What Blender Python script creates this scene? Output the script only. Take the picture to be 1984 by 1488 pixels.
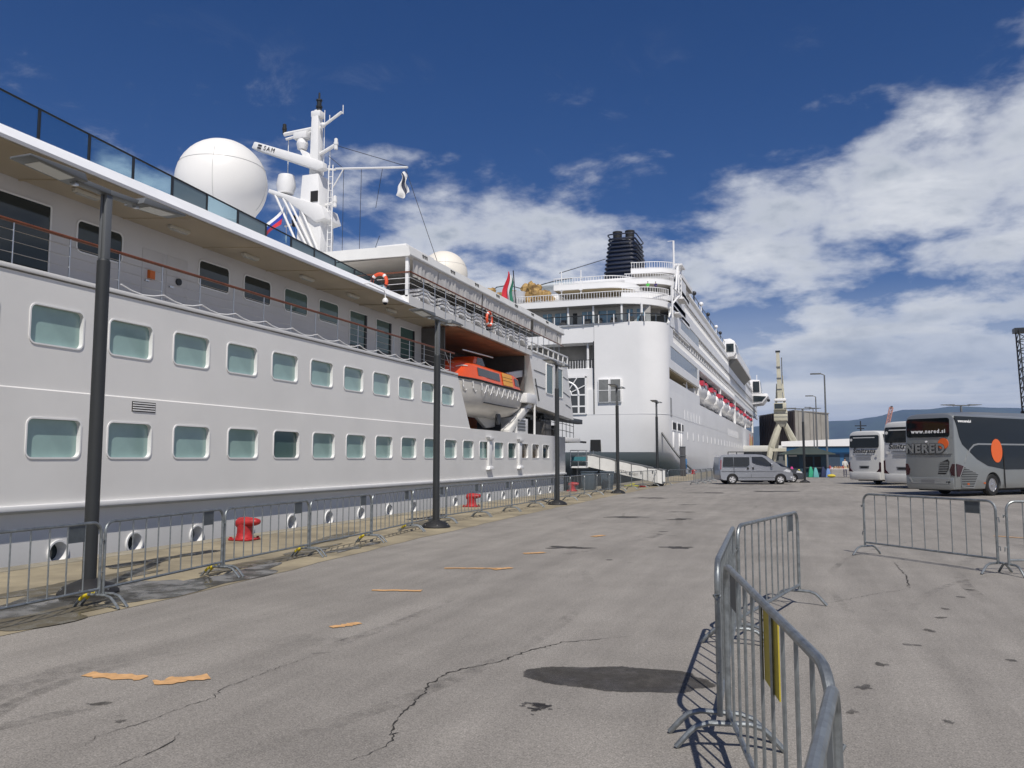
import bpy, bmesh, math, random
from mathutils import Vector, Matrix
random.seed(7)
SC = bpy.context.scene
for o in list(bpy.data.objects): bpy.data.objects.remove(o)
COL = SC.collection
R = math.radians
# ------------------------------------------------------------------ camera
cd = bpy.data.cameras.new('camera'); cam = bpy.data.objects.new('camera', cd); COL.objects.link(cam)
cam.location = (0, 0, 1.7); cam.rotation_euler = (R(90 + 5.21), 0, R(19.54))
cd.sensor_width = 36; cd.lens = 1580 / 1984 * 36; cd.clip_start = .05; cd.clip_end = 30000
SC.camera = cam
# ------------------------------------------------------------------ light
SUNV = Vector((.33, -.62, 1.0)).normalized()
W = bpy.data.worlds.new('World'); SC.world = W; W.use_nodes = True
def build_world():
    nt = W.node_tree; N = nt.nodes; L = nt.links; N.clear()
    def m(op, a, b=None, c=None):
        n = N.new('ShaderNodeMath'); n.operation = op
        for i, v in enumerate((a, b, c)):
            if v is None: continue
            if isinstance(v, (int, float)): n.inputs[i].default_value = v
            else: L.new(v, n.inputs[i])
        return n.outputs[0]
    def ss(v, a, b, c=0., d=1.):
        n = N.new('ShaderNodeMapRange'); n.interpolation_type = 'SMOOTHSTEP'
        L.new(v, n.inputs[0])
        for i, x in zip((1, 2, 3, 4), (a, b, c, d)): n.inputs[i].default_value = x
        return n.outputs[0]
    def mix(f, a, b):
        n = N.new('ShaderNodeMix'); n.data_type = 'RGBA'
        if isinstance(f, float): n.inputs[0].default_value = f
        else: L.new(f, n.inputs[0])
        for i, x in ((6, a), (7, b)):
            if isinstance(x, tuple): n.inputs[i].default_value = x + (1,)
            else: L.new(x, n.inputs[i])
        return n.outputs[2]
    def noise(vec, sc, det, ro, dist=0., seed=0.):
        n = N.new('ShaderNodeTexNoise'); n.noise_dimensions = '3D'
        cm = N.new('ShaderNodeVectorMath'); cm.operation = 'ADD'; L.new(vec, cm.inputs[0]); cm.inputs[1].default_value = (seed, seed * .7, seed * .3)
        L.new(cm.outputs[0], n.inputs['Vector'])
        n.inputs['Scale'].default_value = sc; n.inputs['Detail'].default_value = det; n.inputs['Roughness'].default_value = ro; n.inputs['Distortion'].default_value = dist
        return n.outputs[0]
    sky = N.new('ShaderNodeTexSky'); sky.sky_type = 'NISHITA'; sky.sun_disc = False
    sky.sun_elevation = math.asin(SUNV.z); sky.sun_rotation = math.atan2(SUNV.x, SUNV.y)
    sky.altitude = 300; sky.air_density = 1.0; sky.dust_density = .35; sky.ozone_density = 3.0
    tc = N.new('ShaderNodeTexCoord'); sp = N.new('ShaderNodeSeparateXYZ'); L.new(tc.outputs['Generated'], sp.inputs[0])
    z = m('MAXIMUM', sp.outputs[2], 0.)
    inv = m('DIVIDE', 1., m('ADD', z, .10))
    cb = N.new('ShaderNodeCombineXYZ'); L.new(m('MULTIPLY', sp.outputs[0], inv), cb.inputs[0]); L.new(m('MULTIPLY', sp.outputs[1], inv), cb.inputs[1])
    P = cb.outputs[0]
    inv2 = m('DIVIDE', 1., m('ADD', z, .30)); cb2 = N.new('ShaderNodeCombineXYZ'); L.new(m('MULTIPLY', sp.outputs[0], inv2), cb2.inputs[0]); L.new(m('MULTIPLY', sp.outputs[1], inv2), cb2.inputs[1]); L.new(m('MULTIPLY', z, 1.6), cb2.inputs[2]); P2 = cb2.outputs[0]
    # clouds: a broken bank that thins out overhead
    big = noise(P, CL_BIG, 3, .5, .2, CLOUD_SEED)
    fine = noise(P2, 5.2, 12, .58, .1, CLOUD_SEED + 3)
    dens = m('ADD', m('ADD', m('MULTIPLY', big, .56), m('MULTIPLY', fine, .44)), m('MULTIPLY', sp.outputs[0], .075))
    thr = m('ADD', ss(z, .08, .30, .36, .47), ss(z, .28, .52, 0., .30))
    t = m('SUBTRACT', dens, thr)
    mask = ss(t, -.03, .11)
    wis = noise(P2, 5.0, 10, .68, .8, CLOUD_SEED + 9)
    wisp = m('MULTIPLY', ss(wis, .56, .82), ss(z, .50, .25, 0., .5))
    mask = m('MAXIMUM', mask, wisp)
    # sunlit edges white, thick parts and undersides grey-blue
    thick = ss(t, .02, .20)
    shd = noise(P2, 3.6, 9, .60, .3, CLOUD_SEED + 21)
    g = m('MULTIPLY', thick, ss(shd, .30, .60))
    ccol = mix(g, (.80, .82, .86), (.24, .30, .40))
    bands = N.new('ShaderNodeCombineXYZ'); L.new(m('MULTIPLY', sp.outputs[0], 2.), bands.inputs[0]); L.new(m('MULTIPLY', sp.outputs[1], 2.), bands.inputs[1]); L.new(m('MULTIPLY', z, 26.), bands.inputs[2])
    bn_ = noise(bands.outputs[0], 1.0, 6, .55, .3, CLOUD_SEED + 31)
    lowc = mix(ss(bn_, .36, .64), (.50, .56, .67), (.86, .87, .87))
    ccol = mix(ss(z, .24, .05, 0., .85), ccol, lowc)
    low = ss(z, .02, .22, .92, 0.)
    mask = m('MAXIMUM', mask, low)
    b1 = N.new('ShaderNodeBackground'); b1.inputs[1].default_value = SKY_STR
    hs = N.new('ShaderNodeHueSaturation'); hs.inputs['Saturation'].default_value = 1.30; hs.inputs['Value'].default_value = .95; L.new(sky.outputs[0], hs.inputs['Color'])
    tint = N.new('ShaderNodeMix'); tint.data_type = 'RGBA'; tint.blend_type = 'MULTIPLY'; tint.inputs[0].default_value = 1.; L.new(hs.outputs[0], tint.inputs[6]); tint.inputs[7].default_value = (.90, .90, 1.20, 1)
    L.new(tint.outputs[2], b1.inputs[0])
    b2 = N.new('ShaderNodeBackground'); b2.inputs[1].default_value = CLOUD_STR; L.new(ccol, b2.inputs[0])
    mx = N.new('ShaderNodeMixShader'); L.new(mask, mx.inputs[0]); L.new(b1.outputs[0], mx.inputs[1]); L.new(b2.outputs[0], mx.inputs[2])
    out = N.new('ShaderNodeOutputWorld'); L.new(mx.outputs[0], out.inputs[0])
CLOUD_SEED = 10.0; CL_BIG = .7; SKY_STR = .052; CLOUD_STR = .95
build_world()
sd = bpy.data.lights.new('sun', 'SUN'); sd.energy = 4.4; sd.angle = R(.53); sd.color = (1, .945, .865)
sun = bpy.data.objects.new('sun', sd); COL.objects.link(sun)
sun.rotation_euler = (-SUNV).to_track_quat('-Z', 'Y').to_euler(); sun.location = (20, -30, 60)
vs = SC.view_settings; vs.view_transform = 'Standard'; vs.look = 'None'; vs.exposure = 0; vs.gamma = 1; vs.use_curve_mapping = False
# ------------------------------------------------------------------ materials
MATS = {}
def mat(name, col, rough=.5, metal=0., var=0., vscale=3., bump=0., bscale=20., coat=0., spec=.5, emit=None, var2=None):
    if name in MATS: return MATS[name]
    M = bpy.data.materials.new(name); M.use_nodes = True; MATS[name] = M
    nt = M.node_tree; N = nt.nodes; L = nt.links; b = N['Principled BSDF']
    b.inputs['Base Color'].default_value = (*col, 1); b.inputs['Roughness'].default_value = rough; b.inputs['Metallic'].default_value = metal
    b.inputs['Coat Weight'].default_value = coat; b.inputs['Coat Roughness'].default_value = .08; b.inputs['Specular IOR Level'].default_value = spec
    if var or bump:
        tc = N.new('ShaderNodeTexCoord')
        if var:
            n = N.new('ShaderNodeTexNoise'); n.inputs['Scale'].default_value = vscale; n.inputs['Detail'].default_value = 7; n.inputs['Roughness'].default_value = .62
            L.new(tc.outputs['Object'], n.inputs['Vector'])
            cr = N.new('ShaderNodeMix'); cr.data_type = 'RGBA'
            c2 = var2 or tuple(max(0, c * (1 - var)) for c in col); c1 = tuple(min(1, c * (1 + var * .45)) for c in col)
            mr = N.new('ShaderNodeMapRange'); mr.inputs[1].default_value = .32; mr.inputs[2].default_value = .68; L.new(n.outputs[0], mr.inputs[0])
            L.new(mr.outputs[0], cr.inputs[0]); cr.inputs[6].default_value = (*c2, 1); cr.inputs[7].default_value = (*c1, 1)
            L.new(cr.outputs[2], b.inputs['Base Color'])
            rr = N.new('ShaderNodeMapRange'); rr.inputs[3].default_value = max(.02, rough - .1); rr.inputs[4].default_value = min(1, rough + .12); L.new(n.outputs[0], rr.inputs[0]); L.new(rr.outputs[0], b.inputs['Roughness'])
        if bump:
            n2 = N.new('ShaderNodeTexNoise'); n2.inputs['Scale'].default_value = bscale; n2.inputs['Detail'].default_value = 5; L.new(tc.outputs['Object'], n2.inputs['Vector'])
            bp = N.new('ShaderNodeBump'); bp.inputs['Strength'].default_value = bump; bp.inputs['Distance'].default_value = .02; L.new(n2.outputs[0], bp.inputs['Height']); L.new(bp.outputs[0], b.inputs['Normal'])
    if emit:
        b.inputs['Emission Color'].default_value = (*emit[0], 1); b.inputs['Emission Strength'].default_value = emit[1]
    return M
def glass(name, tint, alpha, rough=.02):
    if name in MATS: return MATS[name]
    M = bpy.data.materials.new(name); M.use_nodes = True; MATS[name] = M
    nt = M.node_tree; N = nt.nodes; L = nt.links; N.clear()
    t = N.new('ShaderNodeBsdfTransparent'); t.inputs[0].default_value = (*tint, 1)
    p = N.new('ShaderNodeBsdfPrincipled'); p.inputs['Base Color'].default_value = (*[c * .25 for c in tint], 1); p.inputs['Roughness'].default_value = rough
    f = N.new('ShaderNodeFresnel'); f.inputs[0].default_value = 1.5
    mr = N.new('ShaderNodeMapRange'); mr.inputs[3].default_value = alpha; mr.inputs[4].default_value = 1.; L.new(f.outputs[0], mr.inputs[0])
    mx = N.new('ShaderNodeMixShader'); L.new(mr.outputs[0], mx.inputs[0]); L.new(t.outputs[0], mx.inputs[1]); L.new(p.outputs[0], mx.inputs[2])
    o = N.new('ShaderNodeOutputMaterial'); L.new(mx.outputs[0], o.inputs[0]); return M
WHITE = mat('white_ship_paint', (.74, .73, .705), .36, var=.06, vscale=.5, bump=.10, bscale=.9)
WHITE2 = mat('white_paint', (.76, .76, .755), .42, var=.06, vscale=1.5)
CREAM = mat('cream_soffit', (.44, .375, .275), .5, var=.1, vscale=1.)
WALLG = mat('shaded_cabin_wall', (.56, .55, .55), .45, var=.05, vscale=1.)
PANE = mat('teal_blind_glass', (.27, .40, .375), .08, var=.18, vscale=.8, coat=.6)
DARKG = mat('dark_window_glass', (.018, .026, .028), .05, spec=.6)
GREENG = mat('green_window_glass', (.07, .12, .11), .06, spec=.6)
BROWNG = mat('brown_blind_glass', (.10, .07, .045), .1, coat=.5)
GLASSR = glass('blue_tinted_rail_glass', (.50, .72, .84), .06)
CLEARG = glass('clear_window_glass', (.80, .86, .89), .04)
BLACK = mat('black_rubber', (.012, .012, .012), .7)
DARKM = mat('dark_metal', (.03, .033, .036), .45, metal=.3)
ANTHR = mat('anthracite_pole_paint', (.026, .029, .031), .5, var=.15, vscale=2)
GREYP = mat('grey_lamp_head', (.12, .128, .135), .45)
LAMPG = mat('lamp_lens', (.45, .45, .42), .25)
STEEL = mat('stainless_steel', (.55, .56, .58), .28, metal=1)
GALV = mat('galvanised_steel', (.30, .325, .335), .42, metal=.75, var=.35, vscale=14, bump=.08, bscale=60)
PLATE = mat('barrier_plate', (.09, .105, .115), .55, metal=.2, var=.25, vscale=9)
WOODR = mat('varnished_handrail', (.17, .055, .025), .35, var=.3, vscale=4)
ORANGE = mat('lifeboat_orange', (.86, .10, .015), .35, var=.12, vscale=1.5, coat=.2)
YELLOW = mat('hatch_yellow', (.78, .36, .04), .45, var=.1, vscale=3)
RED = mat('bollard_red', (.42, .022, .024), .45, var=.45, vscale=6, bump=.15, bscale=25)
BAYSO = mat('bay_soffit_lit_brown', (.48, .25, .15), .5, var=.4, vscale=1.2)  # reddish brown, brightened in colour for light reflected onto the soffit
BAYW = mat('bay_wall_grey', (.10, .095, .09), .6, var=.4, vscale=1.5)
CANVAS = mat('canvas_screen', (.58, .57, .55), .8, var=.1, vscale=2)
BOATH = mat('lifeboat_hull_grey', (.58, .56, .52), .4, var=.1, vscale=1)
NAVY = mat('funnel_navy', (.008, .014, .035), .35, var=.2, vscale=1)
# ------------------------------------------------------------------ mesh builder
class MB:
    def __init__(s): s.v = []; s.f = []
    def add(s, vs, fs):
        k = len(s.v); s.v += [tuple(p) for p in vs]; s.f += [tuple(i + k for i in f) for f in fs]; return s
    def box(s, x0, x1, y0, y1, z0, z1):
        if x0 > x1: x0, x1 = x1, x0
        if y0 > y1: y0, y1 = y1, y0
        if z0 > z1: z0, z1 = z1, z0
        return s.add([(x0, y0, z0), (x1, y0, z0), (x1, y1, z0), (x0, y1, z0), (x0, y0, z1), (x1, y0, z1), (x1, y1, z1), (x0, y1, z1)],
                     [(0, 3, 2, 1), (4, 5, 6, 7), (0, 1, 5, 4), (1, 2, 6, 5), (2, 3, 7, 6), (3, 0, 4, 7)])
    def cbox(s, c, d): return s.box(c[0] - d[0] / 2, c[0] + d[0] / 2, c[1] - d[1] / 2, c[1] + d[1] / 2, c[2] - d[2] / 2, c[2] + d[2] / 2)
    def tube(s, pts, r, n=8, cap=True, closed=False):
        pts = [Vector(p) for p in pts]; m = len(pts); rs = r if isinstance(r, (list, tuple)) else [r] * m
        k = len(s.v); prev = None
        for i, p in enumerate(pts):
            if closed: d = (pts[(i + 1) % m] - pts[i - 1])
            else: d = pts[min(i + 1, m - 1)] - pts[max(i - 1, 0)]
            d.normalize()
            if prev is None:
                a = d.cross(Vector((0, 0, 1)))
                if a.length < .05: a = d.cross(Vector((0, 1, 0)))
            else: a = prev - d * prev.dot(d)
            a.normalize(); prev = a; b = d.cross(a)
            # keep thickness at bends
            for j in range(n):
                t = 2 * math.pi * j / n; s.v.append(tuple(p + (a * math.cos(t) + b * math.sin(t)) * rs[i]))
        for i in range(m if closed else m - 1):
            i2 = (i + 1) % m
            for j in range(n): s.f.append((k + i * n + j, k + i * n + (j + 1) % n, k + i2 * n + (j + 1) % n, k + i2 * n + j))
        if cap and not closed:
            s.f.append(tuple(k + j for j in reversed(range(n)))); s.f.append(tuple(k + (m - 1) * n + j for j in range(n)))
        return s
    def beam(s, a, b, w, h=None):
        # rectangular bar from a to b
        a = Vector(a); b = Vector(b); h = h or w; d = (b - a).normalized(); u = d.cross(Vector((0, 0, 1)))
        if u.length < .05: u = Vector((1, 0, 0))
        u.normalize(); v = u.cross(d); vs = []
        for p in (a, b):
            for su, sv in ((-1, -1), (1, -1), (1, 1), (-1, 1)): vs.append(tuple(p + u * su * w / 2 + v * sv * h / 2))
        return s.add(vs, [(0, 1, 2, 3), (7, 6, 5, 4), (0, 4, 5, 1), (1, 5, 6, 2), (2, 6, 7, 3), (3, 7, 4, 0)])
    def prism(s, poly, axis, a, b):
        # poly: 2D points; axis x -> (y,z), y -> (x,z), z -> (x,y)
        n = len(poly)
        def P(q, t): return (t, q[0], q[1]) if axis == 'x' else (q[0], t, q[1]) if axis == 'y' else (q[0], q[1], t)
        vs = [P(q, a) for q in poly] + [P(q, b) for q in poly]
        fs = [tuple(range(n)), tuple(reversed(range(n, 2 * n)))] + [(i, i + n, (i + 1) % n + n, (i + 1) % n) for i in range(n)]
        return s.add(vs, fs)
    def lathe(s, prof, c, n=24, axis='z'):
        # prof: list of (r, h)
        k = len(s.v); m = len(prof)
        for r, h in prof:
            for j in range(n):
                t = 2 * math.pi * j / n; p = (r * math.cos(t), r * math.sin(t), h)
                if axis == 'x': p = (p[2], p[0], p[1])
                elif axis == 'y': p = (p[0], p[2], p[1])
                s.v.append((p[0] + c[0], p[1] + c[1], p[2] + c[2]))
        for i in range(m - 1):
            for j in range(n): s.f.append((k + i * n + j, k + i * n + (j + 1) % n, k + (i + 1) * n + (j + 1) % n, k + (i + 1) * n + j))
        cl = prof[0] == prof[-1]
        if prof[0][0] > 1e-6 and not cl: s.f.append(tuple(k + j for j in reversed(range(n))))
        if prof[-1][0] > 1e-6 and not cl: s.f.append(tuple(k + (m - 1) * n + j for j in range(n)))
        return s
    def sphere(s, c, r, n=16, m=10, sq=(1, 1, 1)):
        k = len(s.v)
        for i in range(m + 1):
            ph = math.pi * i / m
            for j in range(n):
                t = 2 * math.pi * j / n
                s.v.append((c[0] + r * sq[0] * math.sin(ph) * math.cos(t), c[1] + r * sq[1] * math.sin(ph) * math.sin(t), c[2] + r * sq[2] * math.cos(ph)))
        for i in range(m):
            for j in range(n): s.f.append((k + i * n + j, k + (i + 1) * n + j, k + (i + 1) * n + (j + 1) % n, k + i * n + (j + 1) % n))
        return s
    def rings(s, rings, capa=True, capb=True, closed=True):
        # loft through rings of equal count
        k = len(s.v); n = len(rings[0])
        for r in rings: s.v += [tuple(p) for p in r]
        for i in range(len(rings) - 1):
            for j in range(n if closed else n - 1): s.f.append((k + i * n + j, k + i * n + (j + 1) % n, k + (i + 1) * n + (j + 1) % n, k + (i + 1) * n + j))
        if capa: s.f.append(tuple(k + j for j in reversed(range(n))))
        if capb: s.f.append(tuple(k + (len(rings) - 1) * n + j for j in range(n)))
        return s
    def mesh(s, name, m, off=(0, 0, 0), smooth=30, bevel=0., segs=2):
        me = bpy.data.meshes.new(name)
        me.from_pydata([(x - off[0], y - off[1], z - off[2]) for x, y, z in s.v], [], s.f)
        bm = bmesh.new(); bm.from_mesh(me)
        bmesh.ops.remove_doubles(bm, verts=bm.verts, dist=1e-5)
        bmesh.ops.recalc_face_normals(bm, faces=bm.faces)
        if bevel:
            es = [e for e in bm.edges if len(e.link_faces) == 2 and e.calc_face_angle(0) > R(28)]
            bmesh.ops.bevel(bm, geom=es, offset=bevel, segments=segs, profile=.5, affect='EDGES', clamp_overlap=True)
        bm.to_mesh(me); bm.free()
        if smooth:
            me.polygons.foreach_set('use_smooth', [True] * len(me.polygons)); me.set_sharp_from_angle(angle=R(smooth))
        me.materials.append(m); return me
OFF = {}
def put(name, me, parent=None, loc=(0, 0, 0), rot=None):
    o = bpy.data.objects.new(name, me); COL.objects.link(o); o.location = loc
    if rot: o.rotation_euler = rot
    if parent is not None: o.parent = parent
    return o
def part(name, mb, m, parent, **kw):
    # mb in the coordinates of the thing: world minus the root's base for unrotated things flagged in OFF
    off = OFF.get(parent.name, (0, 0, 0)) if parent is not None else (0, 0, 0)
    o = put(name, mb.mesh(name, m, off=off, **kw), parent)
    if parent is not None and parent.name in OFF: OFF[o.name] = off
    return o
def tag(o, label, cat, group=None):
    o['label'] = label; o['category'] = cat
    if group: o['group'] = group
    return o
def thing(name, label, cat, loc=(0, 0, 0), rotz=0., group=None, world=False):
    o = bpy.data.objects.new(name, None); COL.objects.link(o); o.empty_display_size = .3
    o.location = loc; o.rotation_euler = (0, 0, rotz)
    if world: OFF[o.name] = tuple(loc)
    return tag(o, label, cat, group)
def one(name, mb, m, label, cat, group=None, loc=(0, 0, 0), rotz=0., **kw):
    # one-mesh thing; mb in local coordinates
    o = put(name, mb.mesh(name, m, **kw), None, loc, (0, 0, rotz)); return tag(o, label, cat, group)
def struct(name, mb, m, parent=None, **kw):
    o = put(name, mb.mesh(name, m, **kw), parent)
    if parent is None: o['kind'] = 'structure'
    return o
def dup(root, loc, rotz, label=None, group=None):
    r = root.copy(); COL.objects.link(r); r.location = loc; r.rotation_euler = (0, 0, rotz)
    if label: r['label'] = label
    if group: r['group'] = group
    for ch in list(root.children):
        c = ch.copy(); COL.objects.link(c); c.parent = r
        for g in list(ch.children):
            d = g.copy(); COL.objects.link(d); d.parent = c
    return r
def rrect(x0, x1, y0, y1, r, k=4):
    # rounded rectangle loop, counter-clockwise
    pts = []
    for cx, cy, a0 in ((x1 - r, y0 + r, -90), (x1 - r, y1 - r, 0), (x0 + r, y1 - r, 90), (x0 + r, y0 + r, 180)):
        for i in range(k + 1):
            t = R(a0 + 90 * i / k); pts.append((cx + r * math.cos(t), cy + r * math.sin(t)))
    return pts
def cell(mb, X, y0, y1, z0, z1, hole, k=4):
    # vertical wall cell in the plane x=X with a rounded hole (y0,y1,z0,z1,r)
    h = rrect(hole[0], hole[1], hole[2], hole[3], hole[4], k)
    cs = [(y1, z0), (y1, z1), (y0, z1), (y0, z0)]
    base = [(X, a, b) for a, b in h] + [(X, a, b) for a, b in cs]; n = len(h); fs = []
    for c in range(4):
        for i in range(k): fs.append((n + c, c * (k + 1) + i, c * (k + 1) + i + 1))
        j = (c * (k + 1) + k); fs.append((n + c, j, (j + 1) % n, n + (c + 1) % 4))
    mb.add(base, fs)
def ringframe(y0, y1, z0, z1, r, w, x_out, x_in, k=4):
    # window frame in the yz plane (local), lip of width w from x_out to x_in
    mb = MB(); o = rrect(y0 - w, y1 + w, z0 - w, z1 + w, r + w, k); i = rrect(y0, y1, z0, z1, r, k)
    ro = [[(x_in, *p) for p in o], [(x_out, *p) for p in o], [(x_out, *p) for p in i], [(x_in, *p) for p in i]]
    return mb.rings(ro, False, False)
def text_mesh(body, size, m, extr=.004, offset=0., shear=0., space=1., bold=False, sx=1.):
    cu = bpy.data.curves.new('lettering', 'FONT'); cu.body = body; cu.size = size; cu.extrude = extr; cu.offset = offset; cu.shear = shear; cu.space_character = space
    cu.align_x = 'CENTER'; cu.align_y = 'CENTER'; cu.resolution_u = 3
    o = bpy.data.objects.new('lettering', cu); COL.objects.link(o)
    dg = bpy.context.evaluated_depsgraph_get(); me = bpy.data.meshes.new_from_object(o.evaluated_get(dg))
    bpy.data.objects.remove(o); bpy.data.curves.remove(cu)
    for v in me.vertices: v.co.x *= sx
    me.materials.clear(); me.materials.append(m); return me
# ================================================================== setting
XE = -11.65                     # quay edge
X1 = -13.2; X2 = -14.0          # sides of the two ships
def asphalt_mat():
    M = bpy.data.materials.new('worn_asphalt'); M.use_nodes = True; nt = M.node_tree; N = nt.nodes; L = nt.links; b = N['Principled BSDF']
    tc = N.new('ShaderNodeTexCoord')
    def noi(sc, det, ro, stretch=None, dist=0.):
        n = N.new('ShaderNodeTexNoise'); n.inputs['Scale'].default_value = sc; n.inputs['Detail'].default_value = det; n.inputs['Roughness'].default_value = ro; n.inputs['Distortion'].default_value = dist
        mp = N.new('ShaderNodeMapping'); L.new(tc.outputs['Object'], mp.inputs[0])
        if stretch: mp.inputs['Scale'].default_value = stretch[0]; mp.inputs['Rotation'].default_value = stretch[1]
        L.new(mp.outputs[0], n.inputs['Vector']); return n.outputs[0]
    def rng(v, a, b_, c, d):
        n = N.new('ShaderNodeMapRange'); L.new(v, n.inputs[0])
        for i, x in zip((1, 2, 3, 4), (a, b_, c, d)): n.inputs[i].default_value = x
        return n.outputs[0]
    def mul(a, b_):
        n = N.new('ShaderNodeMath'); n.operation = 'MULTIPLY'; L.new(a, n.inputs[0]); L.new(b_, n.inputs[1]); return n.outputs[0]
    big = rng(noi(.16, 5, .6, dist=.6), .3, .7, .84, 1.12)
    mid = rng(noi(1.3, 6, .65), .3, .7, .90, 1.07)
    streak = rng(noi(1.0, 5, .6, ((2.2, .28, 1), (0, 0, R(-12)))), .35, .62, .86, 1.05)
    speck = mul(rng(noi(90, 2, .6), .3, .72, .60, 1.44), rng(noi(30, 4, .65), .3, .7, .80, 1.18))
    spots = rng(noi(3.1, 3, .5), .70, .76, 1., .72)
    f = mul(mul(mul(big, mid), mul(streak, speck)), spots)
    cm = N.new('ShaderNodeVectorMath'); cm.operation = 'SCALE'; cm.inputs[0].default_value = (.268, .250, .226); L.new(f, cm.inputs['Scale'])
    L.new(cm.outputs[0], b.inputs['Base Color']); b.inputs['Roughness'].default_value = .85; b.inputs['Specular IOR Level'].default_value = .3
    bp = N.new('ShaderNodeBump'); bp.inputs['Strength'].default_value = .5; bp.inputs['Distance'].default_value = .006
    L.new(noi(160, 3, .6), bp.inputs['Height']); L.new(bp.outputs[0], b.inputs['Normal']); return M
ASPH = asphalt_mat()
CONC = mat('sandy_quay_concrete', (.30, .255, .17), .85, var=.42, vscale=.8, bump=.3, bscale=30, var2=(.17, .145, .10))
g = MB()
def grid(mb, xs, ys, z):
    for i in range(len(xs) - 1):
        for j in range(len(ys) - 1): mb.add([(xs[i], ys[j], z), (xs[i + 1], ys[j], z), (xs[i + 1], ys[j + 1], z), (xs[i], ys[j + 1], z)], [(0, 1, 2, 3)])
grid(g, [XE, 20, 80, 400, 6000], [-120, -20, 40, 120, 420, 5200], 0.)
ground = struct('ground', g, ASPH, smooth=0)
# quay strip with an uneven inner edge, 5 mm over the asphalt
edge = [(-7.15, -30), (-7.25, 4), (-7.3, 7.4), (-7.38, 10), (-7.75, 16), (-8.05, 25), (-8.2, 40), (-8.25, 60), (-8.3, 140), (-8.3, 420)]
qs = MB(); pl = []
for (a, b), (c, d) in zip(edge, edge[1:]):
    n = max(1, int((d - b) / .8)) if d < 60 else 3
    for i in range(n):
        t = i / n; j = .05 if d < 60 else 0; pl.append((a + (c - a) * t + random.uniform(-j, j), b + (d - b) * t))
pl.append(edge[-1])
for p, q in zip(pl, pl[1:]): qs.add([(XE, p[1], .005), (p[0], p[1], .005), (q[0], q[1], .005), (XE, q[1], .005)], [(0, 1, 2, 3)])
quay = struct('quay', qs, CONC, smooth=0)
cp = MB(); cp.box(XE - .06, XE + .35, -30, 420, -.5, .02)
struct('quay_coping', cp, mat('coping_concrete', (.27, .245, .19), .85, var=.4, vscale=1.2, bump=.3, bscale=18), quay, bevel=.012)
cp = MB(); cp.box(XE - .2, XE - .05, -30, 420, -4, -.45); struct('quay_wall', cp, mat('wet_quay_wall', (.09, .085, .07), .7, var=.4, vscale=1), quay)
# water
def water_mat():
    M = bpy.data.materials.new('harbour_water'); M.use_nodes = True; N = M.node_tree.nodes; L = M.node_tree.links; b = N['Principled BSDF']
    b.inputs['Base Color'].default_value = (.01, .03, .035, 1); b.inputs['Roughness'].default_value = .06
    tc = N.new('ShaderNodeTexCoord'); n = N.new('ShaderNodeTexNoise'); n.inputs['Scale'].default_value = 1.6; n.inputs['Detail'].default_value = 4; L.new(tc.outputs['Object'], n.inputs[0])
    bp = N.new('ShaderNodeBump'); bp.inputs['Strength'].default_value = .25; bp.inputs['Distance'].default_value = .1; L.new(n.outputs[0], bp.inputs['Height']); L.new(bp.outputs[0], b.inputs['Normal']); return M
w = MB(); grid(w, [-6000, -100, XE - .1], [-120, 60, 420, 6000], -2.); struct('water', w, water_mat(), smooth=0)
# far hills: ridge heights by bearing (metres right of the quay line at 6 km)
def hills(name, y, prof, col, seed):
    rnd = random.Random(seed); mb = MB(); nx = 150; rows = 9; V = []
    x0, x1 = prof[0][0], prof[-1][0]
    def hgt(x):
        for (a, ha), (b, hb) in zip(prof, prof[1:]):
            if a <= x <= b:
                t = (x - a) / (b - a); t = t * t * (3 - 2 * t); return ha + (hb - ha) * t
        return 0
    ph = [(rnd.uniform(0, 6), rnd.uniform(.6, 1.4)) for _ in range(6)]
    for j in range(rows):
        t = j / (rows - 1)
        for i in range(nx + 1):
            x = x0 + (x1 - x0) * i / nx; h = hgt(x)
            k = math.sin(t * math.pi / 2) ** .8
            rg = sum(math.sin(x / (260 / (q + 1)) * f + p + t * 2) for q, (p, f) in enumerate(ph)) * 7
            V.append((x, y + t * 1500, max(-3, h * k + rg * (k * (1 - k) * 2.2 + .12))))
    F = [(j * (nx + 1) + i, j * (nx + 1) + i + 1, (j + 1) * (nx + 1) + i + 1, (j + 1) * (nx + 1) + i) for j in range(rows - 1) for i in range(nx)]
    k = len(V)
    V += [(x0 + (x1 - x0) * i / nx, y + 2600, -3) for i in range(nx + 1)]
    F += [((rows - 1) * (nx + 1) + i, (rows - 1) * (nx + 1) + i + 1, k + i + 1, k + i) for i in range(nx)]
    mb.add(V, F); struct(name, mb, mat(name + '_forest', col, .9, var=.5, vscale=.006, var2=tuple(c * .45 for c in col)), smooth=60)
hills('far_hills', 6000, [(-5000, 180), (-2600, 260), (-900, 290), (-450, 275), (100, 318), (330, 315), (560, 345), (800, 405), (950, 402), (1150, 418), (1500, 405), (1900, 375), (2600, 330), (5200, 260)], (.035, .055, .03), 3)
hills('near_hills', 3600, [(-4000, 60), (-500, 70), (100, 62), (500, 90), (1000, 70), (1800, 110), (3600, 60)], (.045, .065, .03), 8)
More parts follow.
